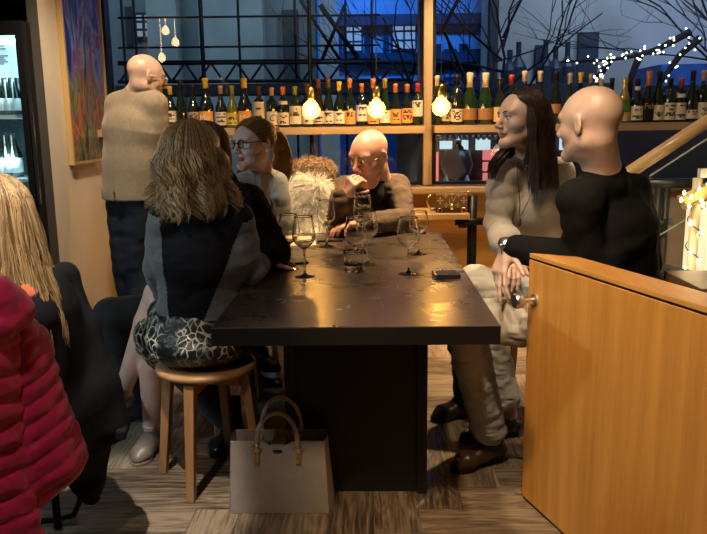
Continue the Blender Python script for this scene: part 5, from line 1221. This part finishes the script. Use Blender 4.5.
# -- woman with ponytail and glasses
def woman_pony():
    hc = at(254, 144, 3.42); R = frame((-.66, -.75, -.02), roll=-.04); s = .97
    b = Body(g=.88, shL=at(276, 184, 3.50), shR=at(239, 188, 3.42), elL=at(285, 226, 3.42), wrL=at(270, 240, 3.27), elR=at(232, 228, 3.32), wrR=at(222, 245, 3.2),
             hipL=A3(-.56, 3.68, .53), hipR=A3(-.70, 3.60, .53), knL=A3(-.50, 3.34, .60), knR=A3(-.80, 3.30, .56), anL=at(262, 371, 3.58), anR=at(262, 351, 3.5), toeL=A3(*atz(282, 384, .03)), toeR=at(286, 364, 3.42))
    b.knL = A3(-.62, 3.28, .53); b.nb = at(262, 172, 3.50); b.anR = A3(-.55, 3.52, .20); b.toeR = A3(-.45, 3.40, .17); b.anL = A3(-.60, 3.64, .10); b.toeL = A3(-.45, 3.50, .03)
    o = thing('person', (-.6, 3.6, 0), 'young woman with blonde ponytail, dark glasses and light grey blazer, looking left', 'person')
    v = Vol(); head(v, hc, R, s, False, b.nb, .044); b.torso(v); b.arm(v, 'L'); b.arm(v, 'R'); b.leg(v, 'L'); b.leg(v, 'R'); b.foot(v, 'L'); b.foot(v, 'R')
    hand(v, b.wrL, A3(-.5, -.8, -.1), A3(0, 0, -1), -1, (.3,)*4, .9); hand(v, b.wrR, A3(-.5, -.5, -.4), A3(0, 0, -1), 1, (.3,)*4, .9)
    v.build('body', [SKIN_PALE, LIP], o, h=.004, matfn=lips_fn(hc, R, s)); face_extras(o, hc, R, s, BROW_L, look=(.05, 1, 0))
    spectacles(o, hc, R, s, mat('dark_blue_frame', (.015, .015, .04), .2, var=0), w=.023, h=.017, th=.0028, z=.003)
    JK = mat('light_grey_blazer_cloth', (.33, .32, .28), .8, var=.08, scale=40, bmp=.2, bscale=300, sheen=.2)
    v = Vol(); b.torso(v, .022, lo=True); b.arm(v, 'L', .020, .95, .005); b.arm(v, 'R', .020, .95, .005)
    fw = nrm(np.cross(b.up, b.sax)); v.cone(b.nb+fw*.07-b.up*.01, b.waist+fw*.17, .030, .042, .01, neg=True)
    v.build('blazer', JK, o, h=.0055, cuts=[((0, 0, .50), (0, 0, -1))], warp=((.005, (9, 9, 18), 'r'), (.002, (26, 26, 50), 'r')))
    v = Vol(); b.torso(v, .008); v.build('top', mat('cream_top', (.50, .42, .33), .8, var=.06), o, h=.006, cuts=[((0, 0, b.nb[2]-.06), (0, 0, 1))])
    f = MB(); pp = [b.nb+fw*.052+b.sax*.055+b.up*.025, b.chest+fw*.135+b.sax*.052+b.up*.02, b.waist+fw*.135+b.sax*.03]; f.tube(pp, [.014, .026, .012], 8, flat=.35)
    pp = [b.nb+fw*.052-b.sax*.055+b.up*.025, b.chest+fw*.135-b.sax*.052+b.up*.02, b.waist+fw*.135-b.sax*.03]; g = MB().tube(pp, [.014, .026, .012], 8, flat=.35)
    f.build('lapel', JK, o); g.build('lapel', JK, o)
    v = Vol()
    for q in 'LR': b.leg(v, q, .010, .97)
    v.cone(b.pel-A3(0, 0, .04), b.waist, .105, .09, .04, w=b.hax, wf=1.4); v.build('trousers', mat('black_trousers', (.012, .013, .016), .7, var=.1), o, h=.007)
    WS = mat('white_rubber', (.62, .60, .55), .5, var=.05); BS = mat('black_sneaker', (.014, .014, .016), .6, var=.1)
    shoe(o, b.anL, b.toeL, BS, WS, boot=.03, sole=.03, name='sneaker'); shoe(o, b.anR, b.toeR, BS, WS, boot=.03, sole=.03, lift=.115, name='sneaker')
    Hm = hairmat('golden_hair', (.16, .075, .022), (.50, .29, .09), .35)
    c = lambda x, y, z: hc+R @ (A3(x, y, z)*s)
    mb = MB(); rr = random.Random(8); tie = c(0, -.112, .045)
    for i in range(520):                                   # swept back over the skull to the tie
        ph = rr.uniform(-1, 1)*2.35; r0 = 1+.06*rr.random()
        st = A3(math.sin(ph)*.079, .074*math.cos(ph*.52)**.8 if abs(ph) < 2.4 else -.03, .034+.068*math.cos(ph*.62)); 
        st = A3(.078*math.sin(ph*.68), .078-.095*abs(ph/2.35)**1.6, .064+.028*math.cos(ph)-.065*abs(ph/2.35)**1.5)
        P = []
        for j in range(9):
            t = j/8; q = st*(1-t)+A3(0, -.110, .050)*t; e = A3(q[0]/.081, (q[1]+.014)/.101, (q[2]-.036)/.087); L_ = np.linalg.norm(e); q = A3(0, -.014, .036)+A3(*(e/L_))*A3(.081, .101, .087)*r0
            P.append(c(*q))
        mb.tube(P, .0022, 4, cap=False, flat=.5, a=rr.random()*.7)
    for i in range(330):                                   # the tail
        a_, b_ = rr.gauss(0, .011), rr.gauss(0, .011); t = rr.uniform(.85, 1.1)
        P = [tie+A3(a_, b_, b_)*.5, tie+R @ A3(a_, -.030, .012+b_), tie+R @ A3(a_*1.6, -.056, -.030+b_), tie+R @ A3(a_*2, -.066, -.085*t), tie+R @ A3(a_*2.2, -.064+b_, -.14*t), tie+R @ A3(a_*2, -.060+b_*1.5, -.19*t), tie+R @ A3(a_*1.2, -.055+b_, -.225*t)]
        mb.tube(P, [.002, .0028, .003, .003, .0028, .0022, .0006], 4, cap=False, flat=.5, a=.35+.65*rr.random())
    v = Vol(); v.ell(c(0, -.016, .036), np.array([.080, .099, .086])*s, R, k=.01); v.ell(c(0, .100, -.040), np.array([.085, .090, .112])*s, R, k=.01, neg=True); v.ell(c(0, .0, -.11), np.array([.09, .1, .09])*s, R, k=.01, neg=True)
    V, Q = v.build('', None, h=.004, mesh_only=True); joined('hair', [(V, Q, .25), (mb.v, mb.f, mb.a)], Hm, o)
    MB().tube([tie+(R[:, 0]*math.cos(t)+R[:, 2]*math.sin(t))*.017 for t in np.linspace(0, 2*math.pi, 16, endpoint=False)], .005, 6, closed=True).build('hair_tie', BLACKP, o)
    mb = MB()
    for i in range(60):                                    # loose locks by the neck
        a_ = rr.uniform(-1, 1); P = [c(.070, .03+.01*a_, -.01), c(.076, .035+.01*a_, -.06), c(.080, .03+.014*a_, -.11), c(.095, .035+.014*a_, -.16), c(.10, .045+.014*a_, -.20)]
        mb.tube(P, [.001, .002, .002, .002, .0006], 4, cap=False, a=rr.random())
    mk('loose_locks', mb.v, mb.f, Hm, o, attr=mb.a)
    er = c(-.086, -.002, -.034); MB().lathe([(.001, -.006), (.006, 0), (.001, .006)], er, 10).build('earbud', WHITE, o)
woman_pony()

# -- person in a black cardigan between the two women
def woman_black():
    hc = at(203, 152, 2.98); R = frame((-.85, .5, 0)); s = .97
    b = Body(g=.98, shL=at(247, 205, 2.88), shR=at(200, 200, 3.15), elL=at(272, 254, 2.90), wrL=at(243, 262, 2.80), elR=at(185, 250, 3.2), wrR=at(165, 290, 3.1),
             hipL=A3(-.66, 3.02, .53), hipR=A3(-.68, 3.2, .53), knL=A3(-.98, 2.86, .48), knR=at(112, 316, 2.98), anL=at(234, 428, 2.9), anR=at(140, 392, 3.17), toeL=A3(*atz(230, 445, .03)), toeR=A3(*atz(130, 412, .03)))
    b.knL = A3(-.80, 2.78, .47); b.anL = at(232, 424, 2.93); b.toeL = b.anL+A3(-.05, -.17, 0); b.toeL[2] = .03; b.nb = at(216, 183, 3.0); b.anR[2] = .12
    o = thing('person', (-.68, 3.1, 0), 'brown-haired person in fuzzy black cardigan, mostly hidden between the two seated women on the left', 'person')
    v = Vol(); head(v, hc, R, s, False, b.nb, .046); b.torso(v); b.arm(v, 'L'); b.arm(v, 'R'); b.leg(v, 'L'); b.leg(v, 'R'); b.foot(v, 'L'); b.foot(v, 'R')
    hand(v, b.wrL, A3(-1, -.2, 0), A3(0, 0, -1), -1, (.3,)*4, .93); hand(v, b.wrR, A3(-.8, -.2, -.2), A3(0, 0, -1), 1, (.3,)*4, .93)
    v.build('body', SKIN, o, h=.006)
    v = Vol(); b.torso(v, .035); b.arm(v, 'L', .036, .8, .004); b.arm(v, 'R', .03, .9); v.cone(b.nb, b.nb+A3(0, 0, .02), .08, .065, .03)
    v.build('cardigan', knit('fuzzy_black_boucle', (.012, .008, .007), rib=90, rough=1, sheen=.25, bmp=1.0), o, h=.006, cuts=[((0, 0, .46), (0, 0, -1))], warp=((.008, (10, 10, 14)), (.006, 60)))
    v = Vol()
    for q in 'LR': b.leg(v, q, .020, .95)
    v.cone(b.pel-A3(0, 0, .04), b.waist, .11, .10, .04, w=b.hax, wf=1.4); v.build('trousers', mat('dark_slate_trousers', (.016, .019, .021), .75, var=.1, sheen=.1), o, h=.006, warp=((.005, (10, 10, 20)),))
    BT = mat('black_boot', (.01, .010, .011), .28, var=.1); shoe(o, b.anL, b.toeL, BT, BT, boot=.12, name='boot'); shoe(o, b.anR, b.toeR, BT, BT, boot=.05, name='boot')
    hair('hair', hc, R, s, hairmat('chestnut_hair', (.05, .022, .010), (.17, .08, .03)), o, n=1400, seed=12, length=.26, az0=0, az1=1.9, wave=.005, outw=.0, r=.0014, minpol=0)
woman_black()

# -- blonde woman on the near stool, back to the viewer
def woman_stool():
    hc = at(193, 160, 2.52); R = frame((.25, .96, .0), roll=0); s = 1.0
    b = Body(g=.95, shL=at(164, 218, 2.50), shR=at(238, 218, 2.52), elL=at(156, 268, 2.56), wrL=at(166, 300, 2.75), elR=at(250, 272, 2.60), wrR=at(262, 262, 2.84),
             hipL=A3(-.70, 2.63, .545), hipR=A3(-.55, 2.68, .545), knL=at(158, 294, 2.84), knR=at(152, 338, 2.84), anL=at(124, 388, 2.86), anR=at(152, 428, 2.86), toeL=at(112, 402, 2.74), toeR=A3(*atz(150, 449, .03)))
    b.toeR = A3(b.anR[0]-.02, b.anR[1]-.17, .025); b.anR[2] = .095; b.nb = at(198, 198, 2.52)
    b.hipL = A3(-.69, 2.60, .55); b.hipR = A3(-.56, 2.66, .55)
    o = thing('person', (-.62, 2.62, 0), 'blonde woman seen from behind on a stool, black and grey top, sequinned snake-pattern skirt', 'person')
    v = Vol(); head(v, hc, R, s, False, b.nb, .047); b.torso(v); b.arm(v, 'L'); b.arm(v, 'R'); b.leg(v, 'L'); b.leg(v, 'R'); b.foot(v, 'L'); b.foot(v, 'R')
    hand(v, b.wrL, A3(-.3, .8, .1), A3(0, 0, -1), 1, (.3,)*4, .93); hand(v, b.wrR, A3(.6, .7, .0), A3(0, 0, -1), -1, (.3,)*4, .93)
    v.build('body', SKIN_PALE, o, h=.0045)
    v = Vol(); b.torso(v, .016, lo=True, rw=.092); b.arm(v, 'L', .013, .95); b.arm(v, 'R', .016, .95); v.cone(b.nb-A3(0, 0, .03), b.nb+A3(0, 0, .03), .075, .058, .03)
    v.cone(b.waist+b.sax*.06-b.up*.05, b.pel+b.sax*.06+b.up*.0, .115, .12, .03)
    sL, sR = b.shL, b.shR; p1 = sR-b.up*.01-b.sax*.0; p2 = lerp(b.pel, b.waist, .2)-b.sax*.01
    def two(C):
        L = np.stack([(C-b.ms) @ b.sax, (C-b.ms) @ b.up], 1); x1, z1 = (p1-b.ms)@b.sax+.012, (p1-b.ms)@b.up; x2, z2 = (p2-b.ms)@b.sax, (p2-b.ms)@b.up
        xl = x1+(L[:, 1]-z1)*(x2-x1)/(z2-z1); x3, z3 = -.125, 0.0
        grey = (L[:, 0] > xl) | (L[:, 0] < -.128+(-L[:, 1])*.0)
        grey &= L[:, 1] < .02
        return grey.astype(int)
    v.build('top', [mat('black_jersey', (.008, .008, .010), .8, var=.1), knit('slate_grey_jersey', (.115, .125, .13), rib=300, var=.12, rough=.85, sheen=.2, bmp=.25)], o, h=.0055, cuts=[((0, 0, .635), (0, 0, -1))], matfn=two, warp=((.004, (8, 8, 16), 'r'), (.002, (22, 22, 40), 'r')))
    # skirt with a snakeskin print
    m, nt, bs = nodes('sequin_snakeskin'); vv = coords(nt, (1, 1, .8)); w1 = nt.nodes.new('ShaderNodeTexNoise'); w1.inputs['Scale'].default_value = 14; nt.links.new(vv, w1.inputs['Vector'])
    mxv = nt.nodes.new('ShaderNodeMix'); mxv.data_type = 'RGBA'; mxv.inputs[0].default_value = .06; nt.links.new(vv, mxv.inputs[6]); nt.links.new(w1.outputs[1], mxv.inputs[7])
    vo = nt.nodes.new('ShaderNodeTexVoronoi'); vo.feature = 'DISTANCE_TO_EDGE'; vo.inputs['Scale'].default_value = 38; nt.links.new(mxv.outputs[2], vo.inputs['Vector'])
    msk = ramp(nt, [(.05, (1, 1, 1)), (.09, (0, 0, 0))], vo.outputs[0])
    nz = noise(nt, vv, 9, 3); big = ramp(nt, [(.42, (0, 0, 0)), (.52, (1, 1, 1))], nz)
    cc = ramp(nt, [(.35, (.55, .46, .26)), (.7, (.40, .42, .40))], noise(nt, vv, 30, 2))
    mm = nt.nodes.new('ShaderNodeMath'); mm.operation = 'MULTIPLY'; nt.links.new(msk, mm.inputs[0]); nt.links.new(big, mm.inputs[1])
    mx = nt.nodes.new('ShaderNodeMix'); mx.data_type = 'RGBA'; nt.links.new(mm.outputs[0], mx.inputs[0]); mx.inputs[6].default_value = (.008, .009, .010, 1); nt.links.new(cc, mx.inputs[7]); nt.links.new(mx.outputs[2], bs.inputs['Base Color'])
    bs.inputs['Roughness'].default_value = .3; bump(nt, bs, noise(nt, vv, 130, 3), .7, .006)
    v = Vol(); v.cone(b.pel+A3(0, 0, -.05), lerp(b.pel, b.waist, .75), .128, .105, .04, w=b.hax, wf=1.42); v.cone(b.hipL, lerp(b.hipL, b.knL, .48), .105, .085, .04); v.cone(b.hipR, lerp(b.hipR, b.knR, .93), .105, .088, .05)
    v.cone(lerp(b.hipL, b.knL, .40), lerp(b.hipR, b.knR, .75), .085, .085, .05); v.cone(lerp(b.hipR, b.knR, .86), lerp(b.hipR, b.knR, .9)+A3(0, 0, -.09), .085, .055, .04)
    v.ell(lerp(b.hipL, b.hipR, .5)+A3(0, -.05, -.005), (.185, .15, .085), k=.04)
    v.build('skirt', m, o, h=.0055, cuts=[((0, 0, .33), (0, 0, -1))], warp=((.008, (10, 10, 26)), (.004, (20, 20, 60))))
    NP = mat('nude_pump', (.20, .15, .12), .4, var=.1); shoe(o, b.anR, b.toeR, NP, NP, low=True, sole=.012)
    v = Vol(); v.cone(b.anL+A3(0, 0, -.045), lerp(b.anL, b.toeL, .6)+A3(0, 0, -.01), .036, .038, .02).cone(lerp(b.anL, b.toeL, .6)+A3(0, 0, -.01), b.toeL, .038, .024, .02); v.build('shoe', NP, o, h=.005)
    MB().tube([b.anR+A3(.036*math.cos(t), .036*math.sin(t), .012) for t in np.linspace(0, 2*math.pi, 18, endpoint=False)], .003, 6, closed=True).build('ankle_strap', WHITE, o)
    Hm = hairmat('dark_blonde_hair', (.045, .024, .011), (.62, .42, .20), .32)
    def ex(v): v.cone(hc+A3(0, -.025, .0), hc+A3(.005, -.02, -.125), .080, .062, .04, w=(1, 0, 0), wf=1.12)
    hair('hair', hc, R, s, Hm, o, extra=ex, faceclear=False, cap=(.084, .104, .090), rad=(.091, .113, .099), n=5600, seed=21, length=.30, az0=0, az1=2.3, wave=.040, outw=.0, r=.0013, lenvar=.13, curl_end=.5, minpol=.0, tuck=.03)
woman_stool()

# -- standing man in the tan blazer
def man_blazer():
    hc = at(146, 77, 4.20); R = frame((.80, .58, -.20), roll=0); s = 1.0
    b = Body(g=.98, shL=at(116, 105, 4.28), shR=at(156, 104, 4.16), elL=at(111, 152, 4.38), wrL=at(135, 152, 4.6), elR=at(163, 150, 4.20), wrR=at(166, 150, 4.5),
             hipL=at(118, 205, 4.26), hipR=at(139, 205, 4.22), knL=at(125, 275, 4.24), knR=at(136, 275, 4.20), anL=A3(-1.41, 4.28, .1), anR=A3(-1.28, 4.18, .1), toeL=A3(-1.32, 4.46, .03), toeR=A3(-1.18, 4.36, .03))
    b.hipL = at(122, 196, 4.28); b.hipR = at(140, 196, 4.22); b.knL[2] = .50; b.knR[2] = .50; b.nb = at(136, 93, 4.22)
    b.__init__(**{k: q for k, q in b.__dict__.items() if k not in ('hax', 'sax', 'pel', 'ms', 'up', 'chest', 'waist', 'top')})
    o = thing('person', (-1.36, 4.24, 0), 'bald man in tan blazer and dark jeans standing by the painting, seen from behind', 'person')
    v = Vol(); head(v, hc, R, s, True, b.nb, .054); b.torso(v); b.arm(v, 'L'); b.arm(v, 'R'); b.leg(v, 'L'); b.leg(v, 'R'); b.foot(v, 'L'); b.foot(v, 'R')
    hand(v, b.wrL, A3(.5, .8, .1), A3(0, 0, -1), -1, (.3,)*4); hand(v, b.wrR, A3(-.2, 1, .1), A3(0, 0, -1), 1, (.3,)*4)
    v.build('body', [SKIN_SCALP, LIP_M], o, h=.0048, matfn=lips_fn(hc, R, s)); face_extras(o, hc, R, s, BROW_L)
    spectacles(o, hc, R, s, mat('pale_frame', (.65, .60, .50), .3, var=0), w=.022, h=.016, th=.0022)
    v = Vol(); b.torso(v, .018, lo=True, rw=.105); b.arm(v, 'L', .016, .95, .005); b.arm(v, 'R', .016, .95, .005)
    v.cone(b.waist, lerp(b.hipL, b.hipR, .5)-A3(0, 0, .03), .108, .125, .03, w=b.hax, wf=1.15)
    bk = -nrm(np.cross(b.up, b.sax)); 
    v.cone(b.chest+A3(0, 0, .03), lerp(b.hipL, b.hipR, .5)-A3(0, 0, .03), .128, .130, .03, w=b.sax, wf=1.40)
    v.cone(lerp(b.shL, b.shR, .06), lerp(b.shL, b.shR, .94), .056, .056, .05)
    v.cone(lerp(b.shL, b.shR, .2)+A3(0, 0, .02), lerp(b.shL, b.shR, .8)+A3(0, 0, .02), .052, .052, .05)
    v.cone(b.nb-A3(0, 0, .05), b.nb-A3(0, 0, .0), .078, .063, .02)
    v.rbox(b.pel+bk*.16-A3(0, 0, .10), (.003, .06, .10), frame(bk), .001, .004, neg=True)
    v.build('blazer', mat('tan_wool', (.27, .205, .135), .85, var=.10, scale=60, bmp=.3, bscale=350, sheen=.25), o, h=.0055, cuts=[((0, 0, at(130, 200, 4.2)[2]), (0, 0, -1))], warp=((.003, (9, 9, 3.5), 'r'), (.0015, (22, 22, 8), 'r')))
    v = Vol(); v.cone(b.nb-A3(0, 0, .05), b.nb+A3(.0, 0, .014), .066, .064, .01); v.build('shirt_collar', WHITE, o, h=.005, cuts=[(b.nb+A3(0, 0, .006), (.1, .1, 1))])
    v = Vol()
    for q in 'LR': b.leg(v, q, .014, .95)
    v.cone(b.pel-A3(0, 0, .05), lerp(b.pel, b.waist, .3), .105, .10, .04, w=b.hax, wf=1.25)
    v.build('jeans', mat('black_blue_denim', (.012, .017, .028), .75, var=.2, scale=20, bmp=.3, bscale=250), o, h=.006, warp=((.007, (12, 12, 24)),))
    BT = mat('black_dress_shoe', (.01, .01, .01), .25, var=0); shoe(o, b.anL, b.toeL, BT, BT); shoe(o, b.anR, b.toeR, BT, BT)
man_blazer()

# -- blonde woman in the left foreground
def woman_left():
    hc = at(-5, 222, 2.0); R = frame((-.75, .62, -.12), roll=0); s = 1.0
    b = Body(g=.97, shL=hc+A3(-.14, -.10, -.25), shR=hc+A3(.05, .14, -.25), elL=hc+A3(-.2, -.05, -.5), wrL=hc+A3(-.38, .1, -.5), elR=hc+A3(.03, .22, -.5), wrR=hc+A3(-.25, .28, -.52),
             hipL=A3(-1.08, 1.93, .53), hipR=A3(-1.0, 2.08, .53), knL=A3(-1.46, 2.10, .52), knR=A3(-1.40, 2.25, .52), anL=A3(-1.42, 2.12, .1), anR=A3(-1.36, 2.27, .1), toeL=A3(-1.56, 2.2, .03), toeR=A3(-1.50, 2.36, .03))
    b.nb = hc+A3(-.02, -.01, -.17)
    o = thing('person', (-1.05, 2.0, 0), 'woman with long straight blonde hair and an orange scarf at the left edge', 'person')
    v = Vol(); head(v, hc, R, s, False, b.nb, .047); b.torso(v); b.arm(v, 'L'); b.arm(v, 'R'); b.leg(v, 'L'); b.leg(v, 'R'); b.foot(v, 'L'); b.foot(v, 'R')
    hand(v, b.wrL, A3(-1, .3, 0), A3(0, 0, -1), 1, (.3,)*4, .93); hand(v, b.wrR, A3(-1, .3, 0), A3(0, 0, -1), -1, (.3,)*4, .93)
    v.build('body', SKIN_PALE, o, h=.006)
    v = Vol(); b.torso(v, .02); b.arm(v, 'L', .018, .95); b.arm(v, 'R', .018, .95); v.build('sweater', knit('maroon_knit', (.10, .015, .018)), o, h=.007, warp=((.008, (9, 9, 16)),))
    v = Vol()
    for q in 'LR': b.leg(v, q, .012, .95)
    v.cone(b.pel-A3(0, 0, .04), b.waist, .115, .10, .04, w=b.hax, wf=1.4); v.build('trousers', mat('black_trousers', (.015, .015, .017), .8, var=.1), o, h=.008)
    BT = mat('black_ankle_boot', (.01, .01, .01), .3, var=0); shoe(o, b.anL, b.toeL, BT, BT); shoe(o, b.anR, b.toeR, BT, BT)
    v = Vol()
    for z, r_, k in ((-.135, .095, 0), (-.165, .115, 1), (-.195, .125, 2)):
        P = [hc+A3(-.005, -.045, z)+A3(r_*math.cos(t), r_*.9*math.sin(t), .012*math.sin(2*t+k)) for t in np.linspace(0, 2*math.pi, 14)]
        v.chain(P, [.024]*14, .012)
    v.build('scarf', knit('orange_scarf', (.62, .10, .025), rib=120, var=.25), o, h=.005, warp=((.006, (20, 20, 50)),))
    Hm = hairmat('straight_blonde_hair', (.12, .062, .025), (.52, .34, .15), .34)
    def ex(v): v.cone(hc+R @ A3(0, -.03, -.01), hc+R @ A3(.01, -.045, -.16), .072, .060, .04, w=R[:, 0], wf=1.1)
    hair('hair', hc, R, s, Hm, o, extra=ex, faceclear=False, rad=(.088, .110, .096), n=5500, seed=31, length=.43, az0=0, az1=2.4, wave=.008, outw=.15, r=.0013, lenvar=.12, minpol=.0)
woman_left()
# ---------------------------------------------------------------- coats on chairs, sheepskins
def fur(name, v, m, n, ln, parent=None, seed=1, h=.009, droop=.5, r=.0016, warp=(), label=None, cat=None):
    V, Q = v.build('', None, h=h, warp=warp, mesh_only=True)
    N = np.zeros_like(V); fn = np.cross(V[Q[:, 1]]-V[Q[:, 0]], V[Q[:, 2]]-V[Q[:, 0]])
    for k in range(4): np.add.at(N, Q[:, k], fn)
    N /= np.linalg.norm(N, axis=1)[:, None]+1e-9
    rr = random.Random(seed); mb = MB()
    for i in range(n):
        k = rr.randrange(len(V)); p = V[k]+np.array([rr.uniform(-1, 1) for _ in range(3)])*h*.5; nn_ = N[k]; cl = vnoise((p*9)[None])[0]; cl2 = vnoise((p*9+50)[None])[0]
        tg = np.array([cl-.5, cl2-.5, -droop*.6])*1.6; L = ln*rr.uniform(.6, 1.2); P = [p-nn_*.004]
        d = nrm(nn_+tg*.4+np.array([rr.uniform(-.25, .25) for _ in range(3)]))
        for j in range(4):
            P.append(P[-1]+d*L/4); d = nrm(d+tg*.5+np.array([rr.uniform(-.3, .3) for _ in range(3)]))
        mb.tube(P, [r, r*1.1, r, r*.7, r*.2], 3, cap=False, a=rr.random())
    o = joined(name, [(V, Q, .5), (mb.v, mb.f, mb.a)], m, parent)
    return props(o, label, cat)
def chair(c, yaw, label, back=.86, m=OAK, w_=.42, seat=.45, group=None):
    o = thing('chair', (c[0], c[1], 0), label, 'chair', group); f = frame((math.cos(yaw), math.sin(yaw), 0)); C0 = A3(c[0], c[1], 0)
    P = lambda x, y, z: C0+f @ A3(x, y, z)
    MB().box(P(0, 0, seat-.02), (w_, w_, .03), f).build('seat', m, o, smooth=False, bevel=.008)
    for sx in (-1, 1):
        for sy in (-1, 1):
            top = back if sy < 0 else seat-.036; g = MB().tube([P(sx*(w_/2-.01), sy*(w_/2-.03), 0), P(sx*(w_/2-.03), sy*(w_/2-.02), seat-.02)]+([P(sx*(w_/2-.03), -(w_/2+.03), top)] if sy < 0 else []), .013, 10); g.build('leg', BLACKM, o)
    MB().box(P(0, -(w_/2+.02), back-.10), (w_-.08, .018, .20), f).build('backrest', m, o, smooth=False, bevel=.006)
    return o
FW = hairmat('white_fleece', (.66, .58, .46), (.86, .80, .68), .7); FB = hairmat('brown_fleece', (.16, .095, .05), (.42, .29, .17), .7)
chair((-.37, 4.24), -1.57, 'wooden chair under the white sheepskin at the far left end of the table', back=.90)
v = Vol(); c = at(306, 205, 4.03)
v.ell(c+A3(0, 0, .04), (.135, .055, .11), k=.05).ell(c+A3(-.02, -.02, -.08), (.15, .055, .14), k=.05).ell(c+A3(.03, -.05, -.17), (.13, .10, .07), k=.05).ell(c+A3(.05, .0, .07), (.07, .05, .06), k=.04)
fur('sheepskin', v, FW, 5200, .055, seed=3, warp=((.012, 16),), label='fluffy white sheepskin draped over a chair back behind the left end of the table', cat='sheepskin')
chair((-.40, 4.62), -1.57, 'chair under the brown sheepskin, close to the window', back=1.0, m=BLACKM)
v = Vol(); c = at(310, 170, 4.40); v.ell(c, (.125, .05, .065), k=.04).ell(c+A3(.07, 0, -.01), (.07, .05, .045), k=.04).ell(c+A3(-.09, 0, -.04), (.06, .05, .08), k=.04).ell(c+A3(0, .02, -.08), (.12, .05, .06), k=.04)
fur('sheepskin', v, FB, 3200, .035, seed=6, warp=((.010, 18),), label='brown sheepskin draped over a chair behind the white sheepskin', cat='sheepskin')

# black coat hung over the chair of the blonde woman at the left edge
chair((-1.20, 2.02), math.pi+.15, 'chair with thin black metal legs under the black coat, left foreground', back=.80)
v = Vol()
v.chain([at(20, 292, 1.95), at(45, 283, 2.05), at(62, 276, 2.2)], [.05, .055, .035], .03)
v.chain([at(60, 283, 2.20), at(77, 330, 2.16), at(95, 385, 2.13), at(107, 424, 2.13)], [.050, .062, .064, .062], .03)
v.cone(at(50, 310, 2.05), at(62, 440, 2.10), .09, .12, .05, w=(0, 1, 0), wf=1.3); v.cone(at(75, 400, 2.12), at(86, 478, 2.16), .10, .055, .05)
v.cone(at(25, 320, 1.95), at(40, 450, 2.0), .09, .10, .05); v.cone(at(88, 455, 2.15), at(90, 496, 2.17), .05, .028, .03)
BC = knit('black_coat_cloth', (.008, .008, .009), rib=300, rough=.8, sheen=.15, bmp=.2)
co = thing('coat', at(75, 505, 2.15), 'long black coat hanging over the chair of the blonde woman at the left edge', 'coat')
v.build('coat_body', BC, co, h=.006, warp=((.014, (7, 7, 3)), (.005, (20, 20, 8))))
a_ = at(122, 432, 2.10); MB().box(a_, (.06, .03, .028), frame((1, .2, -.1))).build('cuff_tab', BC, co, smooth=False, bevel=.004)
f = MB(); f.tube([at(78, 470, 2.22), at(80, 500, 2.28), at(74, 515, 2.30), at(55, 520, 2.28), at(40, 521, 2.20)], .010, 10); f.build('chair_frame', BLACKM, co)  # bent metal frame of the chair, grouped with the coat

# crimson quilted jacket in the near left corner
PUF = mat('crimson_quilted_nylon', (.58, .014, .10), .42, var=.12, scale=30, bmp=.35, bscale=26, bdist=.012, sheen=.3)
j = thing('jacket', at(20, 534, 1.62), 'crimson quilted puffer jacket with hood hung over a chair in the near left corner', 'jacket')
v = Vol()
rr = random.Random(3)
for k in range(9):                                          # right panel, bands rising to the right
    t = k/8; rx, ry = 31+(84-31)*t, 333+(452-333)*t; lx = 20+14*t; ly = ry+(rx-lx)*.42+ (6*t)
    rd = .027+.002*math.sin(k)
    P0, P1, P2 = at(lx, ly, 1.60), at((lx+rx)/2, (ly+ry)/2+3+rr.uniform(-1, 1), 1.635), at(rx-9, ry+3, 1.68)
    v.chain([P0, P1, P2], [.036, .036, .026], .04)
for k in range(3):
    t = k/2; a_ = at(32+4*t, 478+22*t, 1.60); b_ = at(56-2*t, 471+20*t-4*t, 1.64); v.cone(a_, b_, .024, .018, .03)
ru = nrm(at(84, 300, 1.68)-at(20, 300, 1.60)); z00 = at(31, 333, 1.65)[2]
def quilt(slope, pitch, amp, curve=0.0):
    def fn(P):
        u = (P-at(30, 300, 1.6)) @ ru; s_ = (P[:, 2]-slope*u+curve*u*u-z00)/pitch+.25*(vnoise(P*6)-.5)*.5; return -amp*np.abs(np.sin(math.pi*s_))**.55+amp*.6
    return fn
v.build('side_panel', PUF, j, h=.005, warp=((.002, (30, 30, 50)),), wfn=quilt(.55, .050, .0065))
v = Vol()
for k in range(9):
    y = 343+24.5*k; xr = 20+1.6*k+(0 if k < 6 else (k-5)*4)
    v.chain([at(-50, y-6, 1.52), at(-15, y-1, 1.54), at(xr-12, y+rr.uniform(-1.5, 1.5), 1.57)], [.038, .038, .030], .04)
v.build('front_panel', PUF, j, h=.005, warp=((.003, (26, 26, 46)),), wfn=quilt(.10, .058, .008))
v = Vol(); v.chain([at(-40, 300, 1.55), at(-5, 302, 1.55), at(17, 309, 1.57)], [.055, .052, .034], .02).chain([at(-40, 322, 1.53), at(0, 326, 1.53), at(21, 322, 1.57)], [.040, .036, .022], .008).cone(at(12, 300, 1.57), at(22, 312, 1.58), .030, .018, .01)
v.build('hood', PUF, j, h=.0055, warp=((.006, (18, 18, 24)), (.002, 70)))
chair((-1.16, 1.46), math.pi+.1, 'chair beneath the crimson quilted jacket, near left corner', back=.84)
